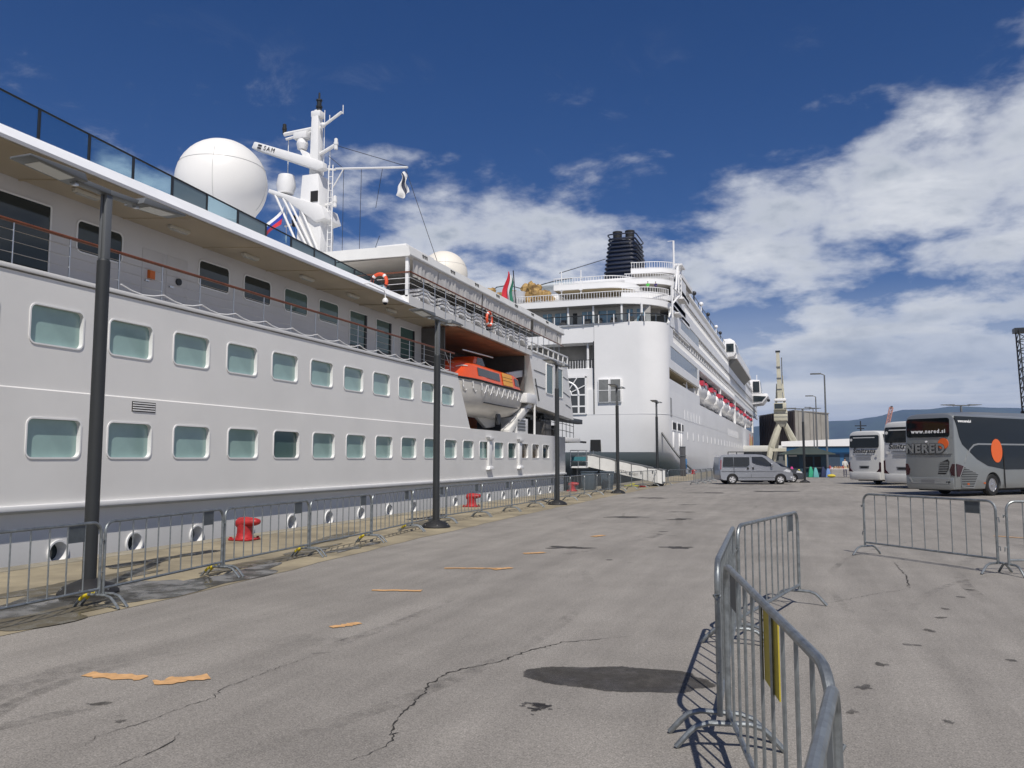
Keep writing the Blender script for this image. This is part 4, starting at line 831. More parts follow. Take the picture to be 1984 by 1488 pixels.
terrace(22.6, 23.2, 96.0, -19.6, 4, 0, rail_h=.65, y1=112, wall=3)
terrace(25.05, 25.6, 101.0, -19.8, 4, 0, rail_h=.8, y1=116, wall=3)
# open aft balcony: back wall, posts, glass rail with blue windows
part('balcony_wall', MB().box(-34, X2 - 1.9, 92.0, 92.3, 17.0, 19.25), mat('balcony_wall_grey', (.46, .45, .43), .6, var=.1, vscale=.5), S2)
for x in (-30.8, -25.2, -22.2, -18.9, -16.6): part('aft_post', MB().tube([(x, 90.5, 17), (x, 90.5, 19.2)], .13, 8), LW2, S2)
for x0, x1 in ((-28.7, -27.6), (-27.2, -25.8), (-23.9, -22.6), (-21.9, -19.9), (-18.6, -17.9), (-17.4, -16.6)):
    w_ = part('aft_balcony_window', MB().box(x0, x1, 91.93, 92.01, 17.05, 18.8), BLUEG, S2); part('mullion', MB().box((x0 + x1) / 2 - .04, (x0 + x1) / 2 + .04, 91.9, 91.94, 17.05, 18.8), LW2, w_)
part('aft_doorway', MB().box(-25.0, -24.5, 91.9, 92.02, 17.0, 18.7), BLACK, S2)
arc = [(X2 - 4 + 4 * math.cos(R(a)), 94 - 4 * math.sin(R(a))) for a in range(10, 91, 8)]
gp = arc + [(-20, 89.85), (-34, 89.85)]
part('aft_glass_rail', MB().rings([[(x, y, z) for x, y in gp] for z in (17.05, 17.95)], False, False, closed=False), CLEARG, S2, smooth=40); part('aft_rail_cap', MB().tube([(x, y, 17.98) for x, y in gp], .06, 6), DARKM, S2)
for k in range(10): part('aft_rail_post', MB().box(-16.2 - k * 1.75, -16.1 - k * 1.75, 89.78, 89.88, 17.0, 17.95), LW2, S2)
for x, y in ((-15.2, 91.3), (-14.4, 92.6)): part('aft_rail_post', MB().box(x, x + .1, y, y + .1, 17.0, 17.95), LW2, S2)
for k, x in enumerate((-26.3, -23.4, -22.0, -20.3, -18.3, -17.0)): part('deck_seat', MB().box(x, x + .7, 90.6, 91.3, 17.0, 17.45).box(x, x + .7, 91.2, 91.35, 17.4, 17.85), mat('deck_seat_dark', (.05, .045, .045), .7), S2, bevel=.04)
# corner fairing sweeping down to the side
part('corner_fairing', MB().prism([(92.3, 17.0), (95.4, 17.0), (96.5, 17.2), (100.5, 17.2), (100.5, 19.6), (96.0, 19.3), (95.2, 18.4), (94.0, 17.4)], 'x', X2 - .3, X2 + .01), LW, S2)
# wavy glass rail at port side
wv = [(-36.2, 22.2), (-35.2, 22.9), (-33.6, 23.05), (-32.3, 22.6), (-31.2, 22.3), (-29.8, 22.7), (-27.8, 23.1), (-25.5, 23.3)]
part('wind_screen', MB().rings([[(x, 93.5, z - d) for x, z in wv] for d in (0., .5, 1.0)], False, False, closed=False), CLEARG, S2, smooth=0); part('wind_screen_cap', MB().tube([(x, 93.5, z) for x, z in wv], .06, 6), DARKM, S2)
part('port_deck', MB().box(-35.8, -27, 92.5, 100, 20.6, 21.3), LW2, S2, bevel=.1)
gm = mat('gold_rockwork', (.44, .29, .10), .65, var=.6, vscale=1.6, bump=1., bscale=2.5, var2=(.16, .09, .03))
rnd = random.Random(3); gd = MB()
for (x, z, r_) in ((-35.3, 21.8, .9), (-34.3, 21.2, .8), (-32.4, 21.3, .7), (-30.6, 21.9, 1.0), (-29.6, 21.8, .9), (-30.2, 21.0, .9), (-28.6, 21.0, .8), (-27.8, 20.9, .6)):
    for q in range(7): k0 = len(gd.v); rr_ = r_ * rnd.uniform(.35, .75); gd.sphere((x + rnd.uniform(-.6, .6) * r_, 91.8 + rnd.uniform(-.4, .4), z + rnd.uniform(-.6, .35) * r_), rr_, 7, 5, (rnd.uniform(.7, 1.3), .8, rnd.uniform(.7, 1.2))); gd.v[k0:] = [(a + rnd.uniform(-.1, .1), b + rnd.uniform(-.05, .05), c + rnd.uniform(-.1, .1)) for a, b, c in gd.v[k0:]]
part('gold_rockwork', gd, gm, S2, smooth=0)
part('slide_tub', MB().lathe([(.3, 20.2), (1.1, 20.6), (1.2, 21.6), (1.05, 21.6), (.9, 20.8)], (-31.9, 91.6, 0), 18), mat('tub_grey', (.5, .52, .56), .5), S2)
# truss with lamps at the starboard quarter
tr = MB()
for a, b in (((X2 + .4, 93.5, 17.8), (X2 + .4, 93.5, 21.5)), ((X2 + .4, 93.5, 19.4), (X2 + .6, 98.5, 21.4)), ((X2 + .4, 93.5, 21.4), (X2 + .6, 99, 21.4)), ((X2 + .4, 99, 21.4), (X2 + .4, 99, 25.4)), ((X2 + .4, 101, 21.6), (X2 + .4, 101, 25.4)), ((X2 + .4, 99, 23.5), (X2 + .4, 102.5, 25.6)), ((X2 + .3, 97, 21.4), (X2 + .3, 99, 25.0)), ((X2 + .4, 101, 21.6), (X2 + .4, 104, 21.8))): tr.tube([a, b], .11, 6)
tr.box(X2, X2 + .8, 100.4, 104, 21.3, 21.5).box(X2, X2 + .7, 97, 100, 18.9, 19.05).box(X2 - .1, X2 + .8, 99.5, 102.5, 25.3, 25.5)
part('quarter_truss', tr, LW2, S2); part('quarter_mast', MB().tube([(X2 - .2, 99.5, 25), (X2 - .2, 99.5, 28.4)], .12, 6).tube([(X2 - .9, 99.5, 28.4), (X2 - .1, 99.5, 28.4)], .04, 5), LW2, S2)
for z_ in (21.9, 22.5, 23.1, 23.7, 24.3, 24.9): part('truss_rung', MB().tube([(X2 + .4, 99, z_), (X2 + .4, 101, z_)], .06, 5), LW2, S2)
for x in (-26.6, -24.2): part('light_mast', MB().tube([(x, 92.7, 21.2), (x, 92.7, 24.0)], .07, 6).box(x - .2, x + .2, 92.5, 92.7, 21.6, 22.6), LW2, S2)
# funnel
FX, FY = -24.6, 121.7
def frect(w, d, z): return [(FX + x, FY + y, z) for x, y in rrect(-w, w, -d, d, .7, 3)]
fn = part('funnel', MB().rings([frect(w, d, z) for z, w, d in ((24.5, 2.3, 4.5), (28.3, 2.3, 4.5), (31.5, 2.1, 4.0), (34.4, 1.75, 3.2))]), NAVY, S2, smooth=40)
for k in range(10):
    t = k / 9; part('funnel_rib', MB().tube(frect(2.5 - .5 * t, 4.7 - 1.2 * t, 28.6 + t * 5.9), .16, 6, closed=True), NAVY, fn)
for x in (FX - 1.0, FX + .9): part('exhaust_pipe', MB().lathe([(.68, 33.8), (.68, 35.7), (.74, 35.8), (.74, 36.1), (.56, 36.1), (.56, 35.4)], (x, 120.3, 0), 20), BLACK, fn)
part('funnel_rail', MB().tube(frect(2.15, 3.6, 35.2), .1, 6, closed=True), NAVY, fn)
part('funnel_wing', MB().prism([(124, 25), (129, 25), (128, 30.5), (125, 31.5)], 'x', -22.4, -22.0), mat('funnel_blue', (.05, .16, .42), .4), fn)
part('funnel_stay', MB().tube([(-27, 118, 31.5), (-27.5, 95, 24.4)], .05, 4), DARKM, fn)
# hull details on the side
for y in (105.0 + .15, 108.2, 111.4, 114.6, 117.8, 121): part('promenade_window', MB().box(X2 - .05, X2 + .03, y, y + 1.9, 6.55, 7.84), mat('white_recess', (.85, .85, .85), .4), S2); 
for k in range(12): part('promenade_window', MB().box(X2 - .05, X2 + .03, 170 + k * 2.4, 171.5 + k * 2.4, 6.3, 7.7), MATS['white_recess'], S2)
for k in range(26): part('port_cover', MB().box(X2 - .05, X2 + .04, 107.5 + k * 5.9, 108.5 + k * 5.9, 4.1, 5.1), MATS['white_recess'], S2)
for y0, y1 in ((94.6, 97.2), (98.6, 101.0), (102.3, 103.4)): part('mooring_port', MB().box(X2 - .05, X2 + .05, y0 - .2, y1 + .2, 4.9, 6.0), LW2, S2); part('mooring_port_opening', MB().box(X2 - .05, X2 + .07, y0, y1, 5.05, 5.85), BLACK, S2)
for y in (94.8, 99.6, 101.4): part('mooring_chock', MB().box(X2 - .05, X2 + .14, y, y + .8, 2.9, 4.7), LW2, S2, bevel=.05)
for y in (93.4, 94.1): part('hull_slot', MB().box(X2 - .05, X2 + .02, y, y + .25, 6.4, 8.6), DARKM, S2)
for y, z_, c in ((238, 5.0, (.55, .12, .08)), (242, 4.2, (.65, .42, .10)), (246, 3.4, (.55, .45, .15)), (250, 4.6, (.5, .15, .1))): part('hull_artwork', MB().prism([(y, z_ - 1.5), (y + 3, z_ - 2), (y + 7, z_ + 3.4), (y + 4, z_ + 3.8)], 'x', X2 - .03, X2 + .03), mat('artwork_%d' % y, c, .5), S2)
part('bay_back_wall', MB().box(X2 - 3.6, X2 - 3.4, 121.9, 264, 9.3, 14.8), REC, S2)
dam = MB().prism([(0, 0), (.35, 0), (.75, 3.6), (.2, 4.4), (-.1, 4.3), (.3, 3.4)], 'x', -1.9, -1.5).mesh('boat_davit', LW2)
# liner lifeboats
tb = None
for k in range(10):
    y = 124.5 + k * 13.6
    for d in (.8, 9.4): put('boat_davit', dam, S2, (X2 - .9 + 25, y + d - 180, 9.6 + 2))
    if tb is None:
        tb = thing('tender_boat', 'white lifeboat with red roof panels hung in the liner side recess', 'lifeboat', (X2 - 1.3, y, 10.7), 0, 'lifeboats along the liner side')
        H = []; C = []
        for i in range(11):
            t = i / 10; yy = t * 10.2; hw = 1.55 * math.sin(math.pi * min(1, max(0, .12 + t * .8))) ** .5; zk = .5 * (2 * t - 1) ** 4
            hf = [(hw, 1.5), (hw * .97, .9), (hw * .7, zk + .25), (0, zk)]; H.append([(a, yy, b) for a, b in hf] + [(-a, yy, b) for a, b in reversed(hf[:-1])])
            e = 1 - (2 * t - 1) ** 6; cf = [(hw * .98, 1.5), (hw * .86, 1.5 + .9 * e), (hw * .6, 1.5 + 1.25 * e), (0, 1.5 + 1.4 * e)]; C.append([(a, yy, b) for a, b in cf] + [(-a, yy, b) for a, b in reversed(cf[:-1])])
        part('hull', MB().rings(H, True, True, closed=False), LW2, tb, smooth=40); part('canopy', MB().rings(C, True, True, closed=False), LW2, tb, smooth=40)
        for y0, y1 in ((.9, 2.9), (5.6, 8.0)): part('roof_panel', MB().prism([(y0, 2.0), (y1, 2.0), (y1 - .1, 2.75), (y0 + .1, 2.75)], 'x', .75, 1.5), mat('tender_red', (.45, .03, .06), .5), tb)
        part('side_window', MB().box(1.3, 1.54, 3.2, 5.4, 1.75, 2.25), DARKG, tb)
    else: dup(tb, (X2 - 1.3, y, 10.7), 0)
flag('stern_ensign', 'green, white and red ensign drooping from the staff at the liner stern rail', (-31.4, 88.9, 22.9), 0, lambda u, v: (-.1 - 1.5 * v * (.35 + .65 * u) + .1 * math.sin(u * 8), .15 * math.sin(v * 9 + u * 3), -.1 - u * 2.9 + v * .9 * (1 - u)), (FG, FW, FR, FR))
part('ensign_staff', MB().tube([(-31.25, 89.4, 19.5), (-31.4, 88.9, 23.7)], .07, 6), DARKM, S2)
# people on the terrace
def person(label, loc, rotz, shirt, trousers, hgt=1.7, hair=(.03, .02, .015), arm='rail', skin=(.45, .28, .19)):
    t = thing('person', label, 'person', loc, rotz); s = hgt / 1.75
    me = bpy.data.meshes.new('body')
    J = [(0, 0, .98, .13, .10), (0, 0, 1.18, .145, .105), (0, -.01, 1.38, .16, .11), (0, 0, 1.50, .065, .06), (0, .02, 1.60, .075, .085), (0, .03, 1.70, .07, .085),
         (.19, 0, 1.42, .062, .062), (.25, .06, 1.16, .047, .047), (.21, .27, 1.08, .036, .036), (-.19, 0, 1.42, .062, .062), (-.25, .06, 1.16, .047, .047), (-.21, .27, 1.08, .036, .036),
         (.10, 0, .88, .095, .095), (.11, .03, .48, .062, .068), (.11, 0, .09, .042, .046), (.12, .14, .04, .04, .035), (-.10, 0, .88, .095, .095), (-.11, .02, .48, .062, .068), (-.11, -.04, .09, .042, .046), (-.12, .1, .04, .04, .035),
         (.2, .36, 1.06, .03, .04), (-.2, .36, 1.06, .03, .04)]
    E = [(0, 1), (1, 2), (2, 3), (3, 4), (4, 5), (2, 6), (6, 7), (7, 8), (2, 9), (9, 10), (10, 11), (0, 12), (12, 13), (13, 14), (14, 15), (0, 16), (16, 17), (17, 18), (18, 19), (8, 20), (11, 21)]
    me.from_pydata([(x * s, y * s, z * s) for x, y, z, a, b in J], E, [])
    o = bpy.data.objects.new('body', me); COL.objects.link(o); sm = o.modifiers.new('skin', 'SKIN'); o.modifiers.new('sub', 'SUBSURF').levels = 1
    for i, (x, y, z, a, b) in enumerate(J): me.skin_vertices[0].data[i].radius = (a * s, b * s)
    me.skin_vertices[0].data[0].use_root = True
    dg = bpy.context.evaluated_depsgraph_get(); m2 = bpy.data.meshes.new_from_object(o.evaluated_get(dg)); bpy.data.objects.remove(o)
    for c in (shirt, trousers, skin): m2.materials.append(mat('cloth_%02x%02x%02x' % tuple(int(255 * q) for q in c), c, .8))
    for p in m2.polygons:
        z = p.center.z / s; p.material_index = 2 if (z > 1.49 or (abs(p.center.x) > .15 * s and p.center.y > .2 * s)) else 0 if z > .95 else 1; p.use_smooth = True
    put('body', m2, t)
    part('hair', MB().sphere((0, .01 * s, 1.735 * s), .098 * s, 12, 8, (.85, 1.0, .75)), mat('hair_%02x%02x%02x' % tuple(int(255 * q) for q in hair), hair, .7), t); return t
person('person in a bright green jacket leaning on the liner terrace rail', (-16.3, 93.0, 20.75), R(180), (.10, .55, .10), (.03, .03, .04), 1.35)
person('person in a dark blue jacket leaning on the liner terrace rail', (-15.45, 93.4, 20.75), R(160), (.04, .03, .14), (.03, .03, .04), 1.35)
# ================================================================== quay furniture
def make_barrier(Hh, label, group, tape=False, Lb=2.44):
    t = thing('crowd_barrier', label, 'barrier', (0, 0, 0), 0, group)
    def arc(cx, cz, a0, a1, r): return [(cx + r * math.cos(R(a0 + (a1 - a0) * i / 5)), 0, cz + r * math.sin(R(a0 + (a1 - a0) * i / 5))) for i in range(6)]
    rr_ = .13
    part('frame', MB().tube([(0, 0, .14), (0, 0, Hh - rr_ - .05)] + arc(rr_, Hh - rr_, 180, 90, rr_) + arc(Lb - rr_, Hh - rr_, 90, 0, rr_) + [(Lb, 0, Hh - rr_ - .05), (Lb, 0, .14)], .0185, 10), GALV, t)
    part('bottom_rail', MB().tube([(0, 0, .215), (Lb, 0, .215)], .0165, 8), GALV, t)
    bm = MB().tube([(0, 0, .21), (0, 0, Hh - .01)], .0086, 6).mesh('bar', GALV); n = 9
    for k in range(n): put('bar', bm, t, (Lb * (k + 1) / (n + 1), 0, 0))
    fm = MB().tube([(0, -.31, .008), (0, -.235, .09), (0, -.19, .13), (0, -.12, .152), (0, .12, .152), (0, .19, .13), (0, .235, .09), (0, .31, .008)], .0175, 8).mesh('foot', GALV)
    for x in (.03, Lb - .03):
        f = put('foot', fm, t, (x, 0, 0))
        if tape: part('hazard_tape', MB().tube([(0, .12, .152), (0, .19, .13), (0, .235, .09)], .0195, 8), mat('tape_yellow', (.62, .48, .02), .6), f)
    part('number_plate', MB().box(Lb * .8 - .005, Lb * .9 + .005, -.006, .006, Hh - .2, Hh - .02), PLATE, t)
    for x, s in ((0, -1), (Lb, 1)):
        part('hook', MB().tube([(x, 0, Hh - .24), (x + s * .045, 0, Hh - .24), (x + s * .05, 0, Hh - .31)] if s > 0 else [(x, 0, Hh - .2), (x - .04, .02, Hh - .2), (x - .05, 0, Hh - .23), (x - .04, -.02, Hh - .2), (x, 0, Hh - .2)], .008, 6), GALV, t)
        part('hook', MB().tube([(x, 0, .4), (x + s * .045, 0, .4), (x + s * .05, 0, .34)], .008, 6), GALV, t)
    return t
def span(o, a, b, label=None, group=None, first=False):
    a = Vector(a); b = Vector(b); d = b - a; rz = math.atan2(d.y, d.x); loc = (a.x, a.y, 0)
    if first: o.location = loc; o.rotation_euler = (0, 0, rz); r = o
    else: r = dup(o, loc, rz, label, group)
    s = (d.length - .06) / 2.44; r.scale = (s, 1, 1); return r
QJ = [(-7.28, .0), (-7.36, 2.47), (-7.47, 4.95), (-7.62, 7.42), (-7.93, 9.89), (-8.12, 12.37), (-8.3, 14.87), (-8.62, 17.35), (-8.86, 19.83), (-8.84, 22.3), (-8.8, 24.8), (-8.8, 27.3), (-8.86, 29.8), (-8.95, 32.3), (-9.0, 34.8), (-9.04, 37.3), (-9.03, 39.8), (-9.0, 42.3), (-8.9, 44.8), (-8.75, 47.3), (-8.5, 49.75), (-8.1, 52.2)]
QG = 'crowd barriers along the quay'
QN = {3: 'in front of the lamp at the wide puddle', 5: 'in front of the red bollard by the wide puddle', 7: 'behind the lamp between two red bollards', 10: 'in front of the red bollard below the lifeboat', 11: 'beside the lamp by the small ship aft windows', 15: 'beside the lamp by the gangway', 16: 'in front of the red bollard at the ship stern'}
def qlabel(i):
    if i in QN: return 'galvanised quay-row barrier ' + QN[i]
    if i < 3: return 'galvanised quay-row barrier, %s before the lamp at the wide puddle' % ('third', 'second', 'first')[i]
    k = max(q for q in QN if q < i); return 'quay barrier, %s past the one %s' % (('first', 'second', 'third', 'fourth', 'fifth')[i - k - 1], QN[k])
b0 = make_barrier(.97, '', QG); b0t = make_barrier(.97, '', QG, True)
u0 = u1 = True
for i, (a, b) in enumerate(zip(QJ, QJ[1:])):
    if 2 <= i <= 6: r = span(b0t, a, b, first=u1); u1 = False
    else: r = span(b0, a, b, first=u0); u0 = False
    r['label'] = qlabel(i)
for a, b in (((-8.05, 52.25), (-6.65, 54.0)), ((-6.62, 54.1), (-6.5, 56.5)), ((-6.48, 56.6), (-6.4, 59.0)), ((-6.38, 59.1), (-6.3, 61.5)), ((-6.28, 61.6), (-6.2, 64.0))): span(b0, a, b, 'galvanised crowd barrier in the short row behind the silver van tail', 'crowd barriers beside the van')
b1 = make_barrier(1.065, 'galvanised crowd barrier with a yellow board, between two others on the open asphalt', None)
A0 = (.06, 2.68); A1 = (-.47, 5.17)
span(b1, A0, A1, first=True)
FL = 'galvanised crowd barrier joined in the zigzag row on open asphalt'
r = span(b1, (-.52, 5.25), (-.63, 7.97), 'galvanised crowd barrier in the zigzag row, two before its free end on open asphalt')
r = span(b1, (-.60, 8.05), (-.07, 10.42), 'galvanised crowd barrier at the far free end of the zigzag row on open asphalt')
r = span(b1, (-.14, .22), (.07, 2.62), 'galvanised crowd barrier beyond the yellow board end of the zigzag row')
span(b1, (1.0, 15.95), (2.72, 13.92), 'galvanised crowd barrier standing in front of the parked buses, end foot free')
span(b1, (2.80, 13.86), (5.15, 14.7), 'galvanised crowd barrier in front of the grey coach, joined at the photograph edge'.replace('joined at the photograph edge', 'joined to the bus barrier'))
av = (Vector(A1) - Vector(A0)).normalized(); ap = Vector((-av.y, av.x)); c = Vector(A0) + av * 1.07
one('yellow_board', MB().box(-.17, .17, -.003, .003, -.33, 0), mat('faded_yellow_board', (.46, .37, .035), .6, var=.15, vscale=6), 'faded yellow board tied to a galvanised barrier', 'sign', loc=(c.x - ap.x * .013, c.y - ap.y * .013, 1.05), rotz=math.atan2(av.y, av.x), smooth=0)
# ------------------------------------------------------------------ quay lamps
def make_lamp():
    t = thing('quay_lamp', '', 'lamp post', (0, 0, 0), 0, 'twin-head lamps along the quay')
    part('pole', MB().lathe([(.085, .05), (.082, 4.27), (.062, 4.30)], (0, 0, 0), 14), ANTHR, t)
    up = part('upper_pole', MB().box(-.055, -.012, -.05, .05, 4.2, 5.2).box(.012, .055, -.05, .05, 4.2, 5.2).box(-.02, .02, -.03, .03, 4.2, 5.2), GREYP, t, bevel=.006)
    part('base', MB().lathe([(.36, .0), (.36, .03), (.30, .10), (.13, .17), (.085, .19)], (0, 0, 0), 20), mat('base_black', (.015, .015, .016), .6), t)
    for a in range(0, 360, 60): part('bolt', MB().lathe([(.02, .05), (.02, .09), (.001, .095)], (.31 * math.cos(R(a)), .31 * math.sin(R(a)), 0), 6), STEEL, t)
    for s in (-1, 1):
        arm = part('arm', MB().beam((0, 0, 5.19), (0, s * .52, 5.20), .15, .07), GREYP, t, bevel=.01)
        hd = part('lamp_head', MB().prism([(s * .45, 5.17), (s * 1.28, 5.22), (s * 1.28, 5.25), (s * .5, 5.27)], 'x', -.17, .17), GREYP, t, bevel=.012)
        part('lens', MB().prism([(s * .62, 5.174), (s * 1.12, 5.204), (s * 1.12, 5.214), (s * .62, 5.186)], 'x', -.12, .12), LAMPG, hd)
        part('latch', MB().box(-.03, .03, s * .5 - .03, s * .5 + .03, 5.13, 5.18), STEEL, hd)
    return t
lamp = make_lamp()
LL = ['anthracite twin-head quay lamp by the yellow-taped barrier feet and wide puddle', 'anthracite twin-head quay lamp between the first and second red bollards', 'anthracite twin-head quay lamp by the small ship aft windows', 'anthracite twin-head quay lamp by the near end of the white gangway', 'anthracite twin-head quay lamp behind the white gangway']
for i, (x, y) in enumerate(((-8.55, 8.1), (-8.58, 18.56), (-8.54, 29.06), (-8.52, 39.45), (-8.5, 50.9))):
    if i == 0: lamp.location = (x, y, 0); lamp['label'] = LL[0]
    else: dup(lamp, (x, y, 0), 0, LL[i])
dup(lamp, (.1, 61.3, 0), R(-72), 'anthracite twin-head lamp in front of the blue kiosk', 'twin-head lamps in the coach park')
dup(lamp, (10.0, 60.8, 0), R(-72), 'twin-head lamp standing behind the grey coach', 'twin-head lamps in the coach park')
# tall street lights
sl = thing('street_light', 'tall grey street light behind the blue kiosk, tallest looking of three', 'street light', (2.25, 85, 0), 0, 'tall street lights')
part('pole', MB().lathe([(.11, 0), (.07, 9.8)], (0, 0, 0), 10), GREYP, sl); part('arm', MB().tube([(0, 0, 9.8), (-.3, 0, 9.95), (-.5, 0, 9.95)], .05), GREYP, sl); part('lamp_head', MB().box(-1.3, -.3, -.16, .16, 9.9, 10.03), GREYP, sl, bevel=.04)
sl['label'] = 'tall grey single-arm street light behind the blue kiosk and stall'
dup(sl, (1.87, 115, 0), 0, 'tall grey single-arm street light in front of the low blue building')
dup(sl, (1.84, 141, 0), 0, 'tall grey single-arm street light close against the low blue building')
# bollards
def make_bollard():
    t = thing('mooring_bollard', '', 'bollard', (0, 0, 0), 0, 'red mooring bollards on the quay edge')
    part('base_plate', MB().prism(rrect(-.27, .25, -.24, .24, .08), 'z', .012, .05), RED, t, bevel=.01)
    part('column', MB().lathe([(.20, .03), (.175, .08), (.16, .16), (.155, .36)], (0, 0, 0), 18), RED, t)
    hd = MB(); hd.rings([[(x, w * math.cos(a), .37 + dz + hh * math.sin(a)) for a in [2 * math.pi * j / 14 for j in range(14)]] for x, w, hh, dz in ((-.18, .03, .03, -.02), (-.17, .11, .085, -.02), (-.13, .15, .115, -.01), (0, .165, .12, .0), (.14, .145, .095, .01), (.27, .115, .075, .018), (.33, .085, .055, .02), (.345, .03, .02, .02))])
    part('head', hd, RED, t, smooth=60)
    for x, y in ((-.21, -.18), (.19, -.18), (-.21, .18), (.19, .18)): part('bolt', MB().lathe([(.03, .05), (.03, .08), (.001, .085)], (x, y, 0), 6), RED, t)
    return t
bo = make_bollard()
for i, (x, y, l) in enumerate(((-11.0, 14.35, 'red cast mooring bollard on the quay edge beside the wide puddle lamp'), (-11.0, 26.75, 'red cast mooring bollard on the quay edge below the orange lifeboat'), (-11.25, 41.0, 'red cast mooring bollard on the quay edge by the small ship stern'), (-11.2, 90.2, 'red cast mooring bollard holding the liner stern line'))):
    if i == 0: bo.location = (x, y, 0); bo['label'] = l
    else: dup(bo, (x, y, 0), 0, l)
# gangway from the small ship
GW = thing('gangway', 'white cloth-sided gangway sloping from the small ship stern down to the quay', 'gangway', (-8.1, 50.3, 0))
CL = mat('gangway_cloth', (.76, .76, .74), .7, var=.12, vscale=1.5, bump=.3, bscale=3)
gx = [0, -.9, -1.9, -2.9, -3.9, -4.7]
part('walkway', MB().rings([[(x, 0, .16 + .222 * -x - .06 * math.sin(-x / 4.7 * math.pi)), (x, 1.0, .16 + .222 * -x - .06 * math.sin(-x / 4.7 * math.pi)), (x, 1.0, .24 + .222 * -x), (x, 0, .24 + .222 * -x)] for x in gx]), GREYP, GW)
cl = part('side_cloth', MB().rings([[(x, -.02 + w, z0 + .222 * -x * (1 if k == 0 else .93)) for x, w in ((0, 0), (-.45, -.03), (-.9, .01), (-1.4, -.04), (-1.9, 0), (-2.4, -.05), (-2.9, .01), (-3.4, -.04), (-3.9, 0), (-4.3, -.02), (-4.7, 0))] for k, z0 in ((0, .14), (1, .55), (1, .95))], False, False, closed=False), CL, GW, smooth=60)
put('lettering', text_mesh('CRYSTAL ESPRIT', .2, mat('gangway_lettering', (.28, .27, .26), .7)), cl, (-2.2, -.09, .86), (R(90), R(11.5), 0))
part('far_side_cloth', MB().rings([[(x, 1.02, z0 + .222 * -x) for x in gx] for z0 in (.14, .95)], False, False, closed=False), CL, GW)
part('handrail', MB().tube([(.05, -.03, .97), (-4.75, -.03, .97 + .21 * 4.75)], .03), GREYP, GW); part('handrail', MB().tube([(.05, 1.03, .97), (-4.75, 1.03, .97 + .21 * 4.75)], .03), GREYP, GW)
for x in gx: part('stanchion', MB().tube([(x, -.04, .14 + .222 * -x), (x, -.04, .97 + .21 * -x)], .022), GREYP, GW)
for y in (.1, .9): part('roller', MB().lathe([(.08, -.06), (.08, .06)], (-.15, y, .085), 12, 'y'), BLACK, GW)
PT = thing('gangway_platform', 'railed white boarding platform at the small ship stern above the gangway', 'platform', (-13.5, 49.6, 0))
part('deck', MB().box(-.3, .75, .3, 2.2, 1.1, 1.2), LW2, PT)
for x, y in ((-.3, .3), (.2, .3), (.72, .3), (.72, 1.2), (.72, 2.2)): part('post', MB().tube([(x, y, 1.15), (x, y, 2.2)], .025), STEEL, PT)
for z_ in (1.5, 1.85, 2.2): part('rail', MB().tube([(-.3, .3, z_), (.72, .3, z_), (.72, .6, z_)], .025), STEEL, PT)
part('bracket', MB().beam((-.25, 1.2, 1.1), (-.25, 1.2, -.6), .3, .3), GREYP, PT); part('awning', MB().box(-.2, .7, .26, .3, 1.55, 1.8), mat('teal_banner', (.05, .2, .24), .6), PT)
# bins and hoses on the quay
bn = thing('utility_bin', 'dark blue-grey plastic bin behind the barriers at the small ship stern', 'bin', (-10.9, 43.2, .0), 0, 'bins by the gangway')
part('body', MB().rings([[(sx * w, sy * w, z) for sx, sy in ((-1, -1), (1, -1), (1, 1), (-1, 1))] for z, w in ((.01, .3), (.95, .38))]), mat('bin_blue', (.06, .085, .11), .5), bn, bevel=.03); part('lid', MB().box(-.4, .4, -.4, .4, .93, 1.0), mat('bin_lid', (.05, .07, .09), .5), bn, bevel=.03)
dup(bn, (-10.1, 44.0, 0), R(12))
hs = thing('hose_coil', 'yellow hose coil lying on the quay under the gangway', 'hose', (-9.6, 48.3, 0))
part('coil', MB().tube([((.55 - .02 * k) * math.cos(k * .6), (.4 - .01 * k) * math.sin(k * .6), .05 + .004 * k) for k in range(40)], .04, 6), mat('hose_yellow', (.45, .42, .05), .5), hs); part('nozzle', MB().tube([(.5, -.2, .06), (.9, -.5, .06)], [.05, .03], 8), RED, hs)
# shore post, mooring line with rat guard, platform railing
sp_ = thing('shore_post', 'dark grey shore connection post on the quay in front of the liner', 'post', (-10.9, 80.0, 0)); part('column', MB().box(-.25, .25, -.25, .25, .0, 2.75), mat('post_grey', (.07, .07, .075), .6), sp_, bevel=.03); part('collar', MB().box(-.3, .3, -.3, .3, 1.9, 2.0), GREYP, sp_); part('lid', MB().box(-.28, .28, -.28, .28, 2.75, 2.85), GREYP, sp_, bevel=.02)
ml = thing('mooring_line', 'thick dark mooring line with blue rat guard, from liner chock to red bollard', 'rope', (-11.2, 90.2, 0))
rope_a = Vector((.0, 0, .36)); rope_b = Vector((-3.6, 1.6, 4.6))
part('rope', MB().tube([tuple(rope_a.lerp(rope_b, t) - Vector((0, 0, .35 * math.sin(math.pi * t)))) for t in [k / 12 for k in range(13)]], .11, 7), DARKM, ml)
part('rat_guard', MB().lathe([(.05, -.08), (.55, -.05), (.55, .05), (.05, .08)], tuple(rope_a.lerp(rope_b, .22) - Vector((0, 0, .2))), 16, 'x'), mat('rat_guard_blue', (.02, .20, .48), .5), ml)
fr = thing('platform_railing', 'black tubular platform railing behind the silver van', 'railing', (-5.2, 66.0, 0), R(19.5))
for z_ in (2.2, 1.5, .8): part('rail', MB().tube([(-.3, 0, z_), (2.4, 0, z_)], .035), DARKM, fr)
for k in range(5): part('post', MB().tube([(-.3 + k * .675, 0, 0), (-.3 + k * .675, 0, 2.2)], .035), DARKM, fr)
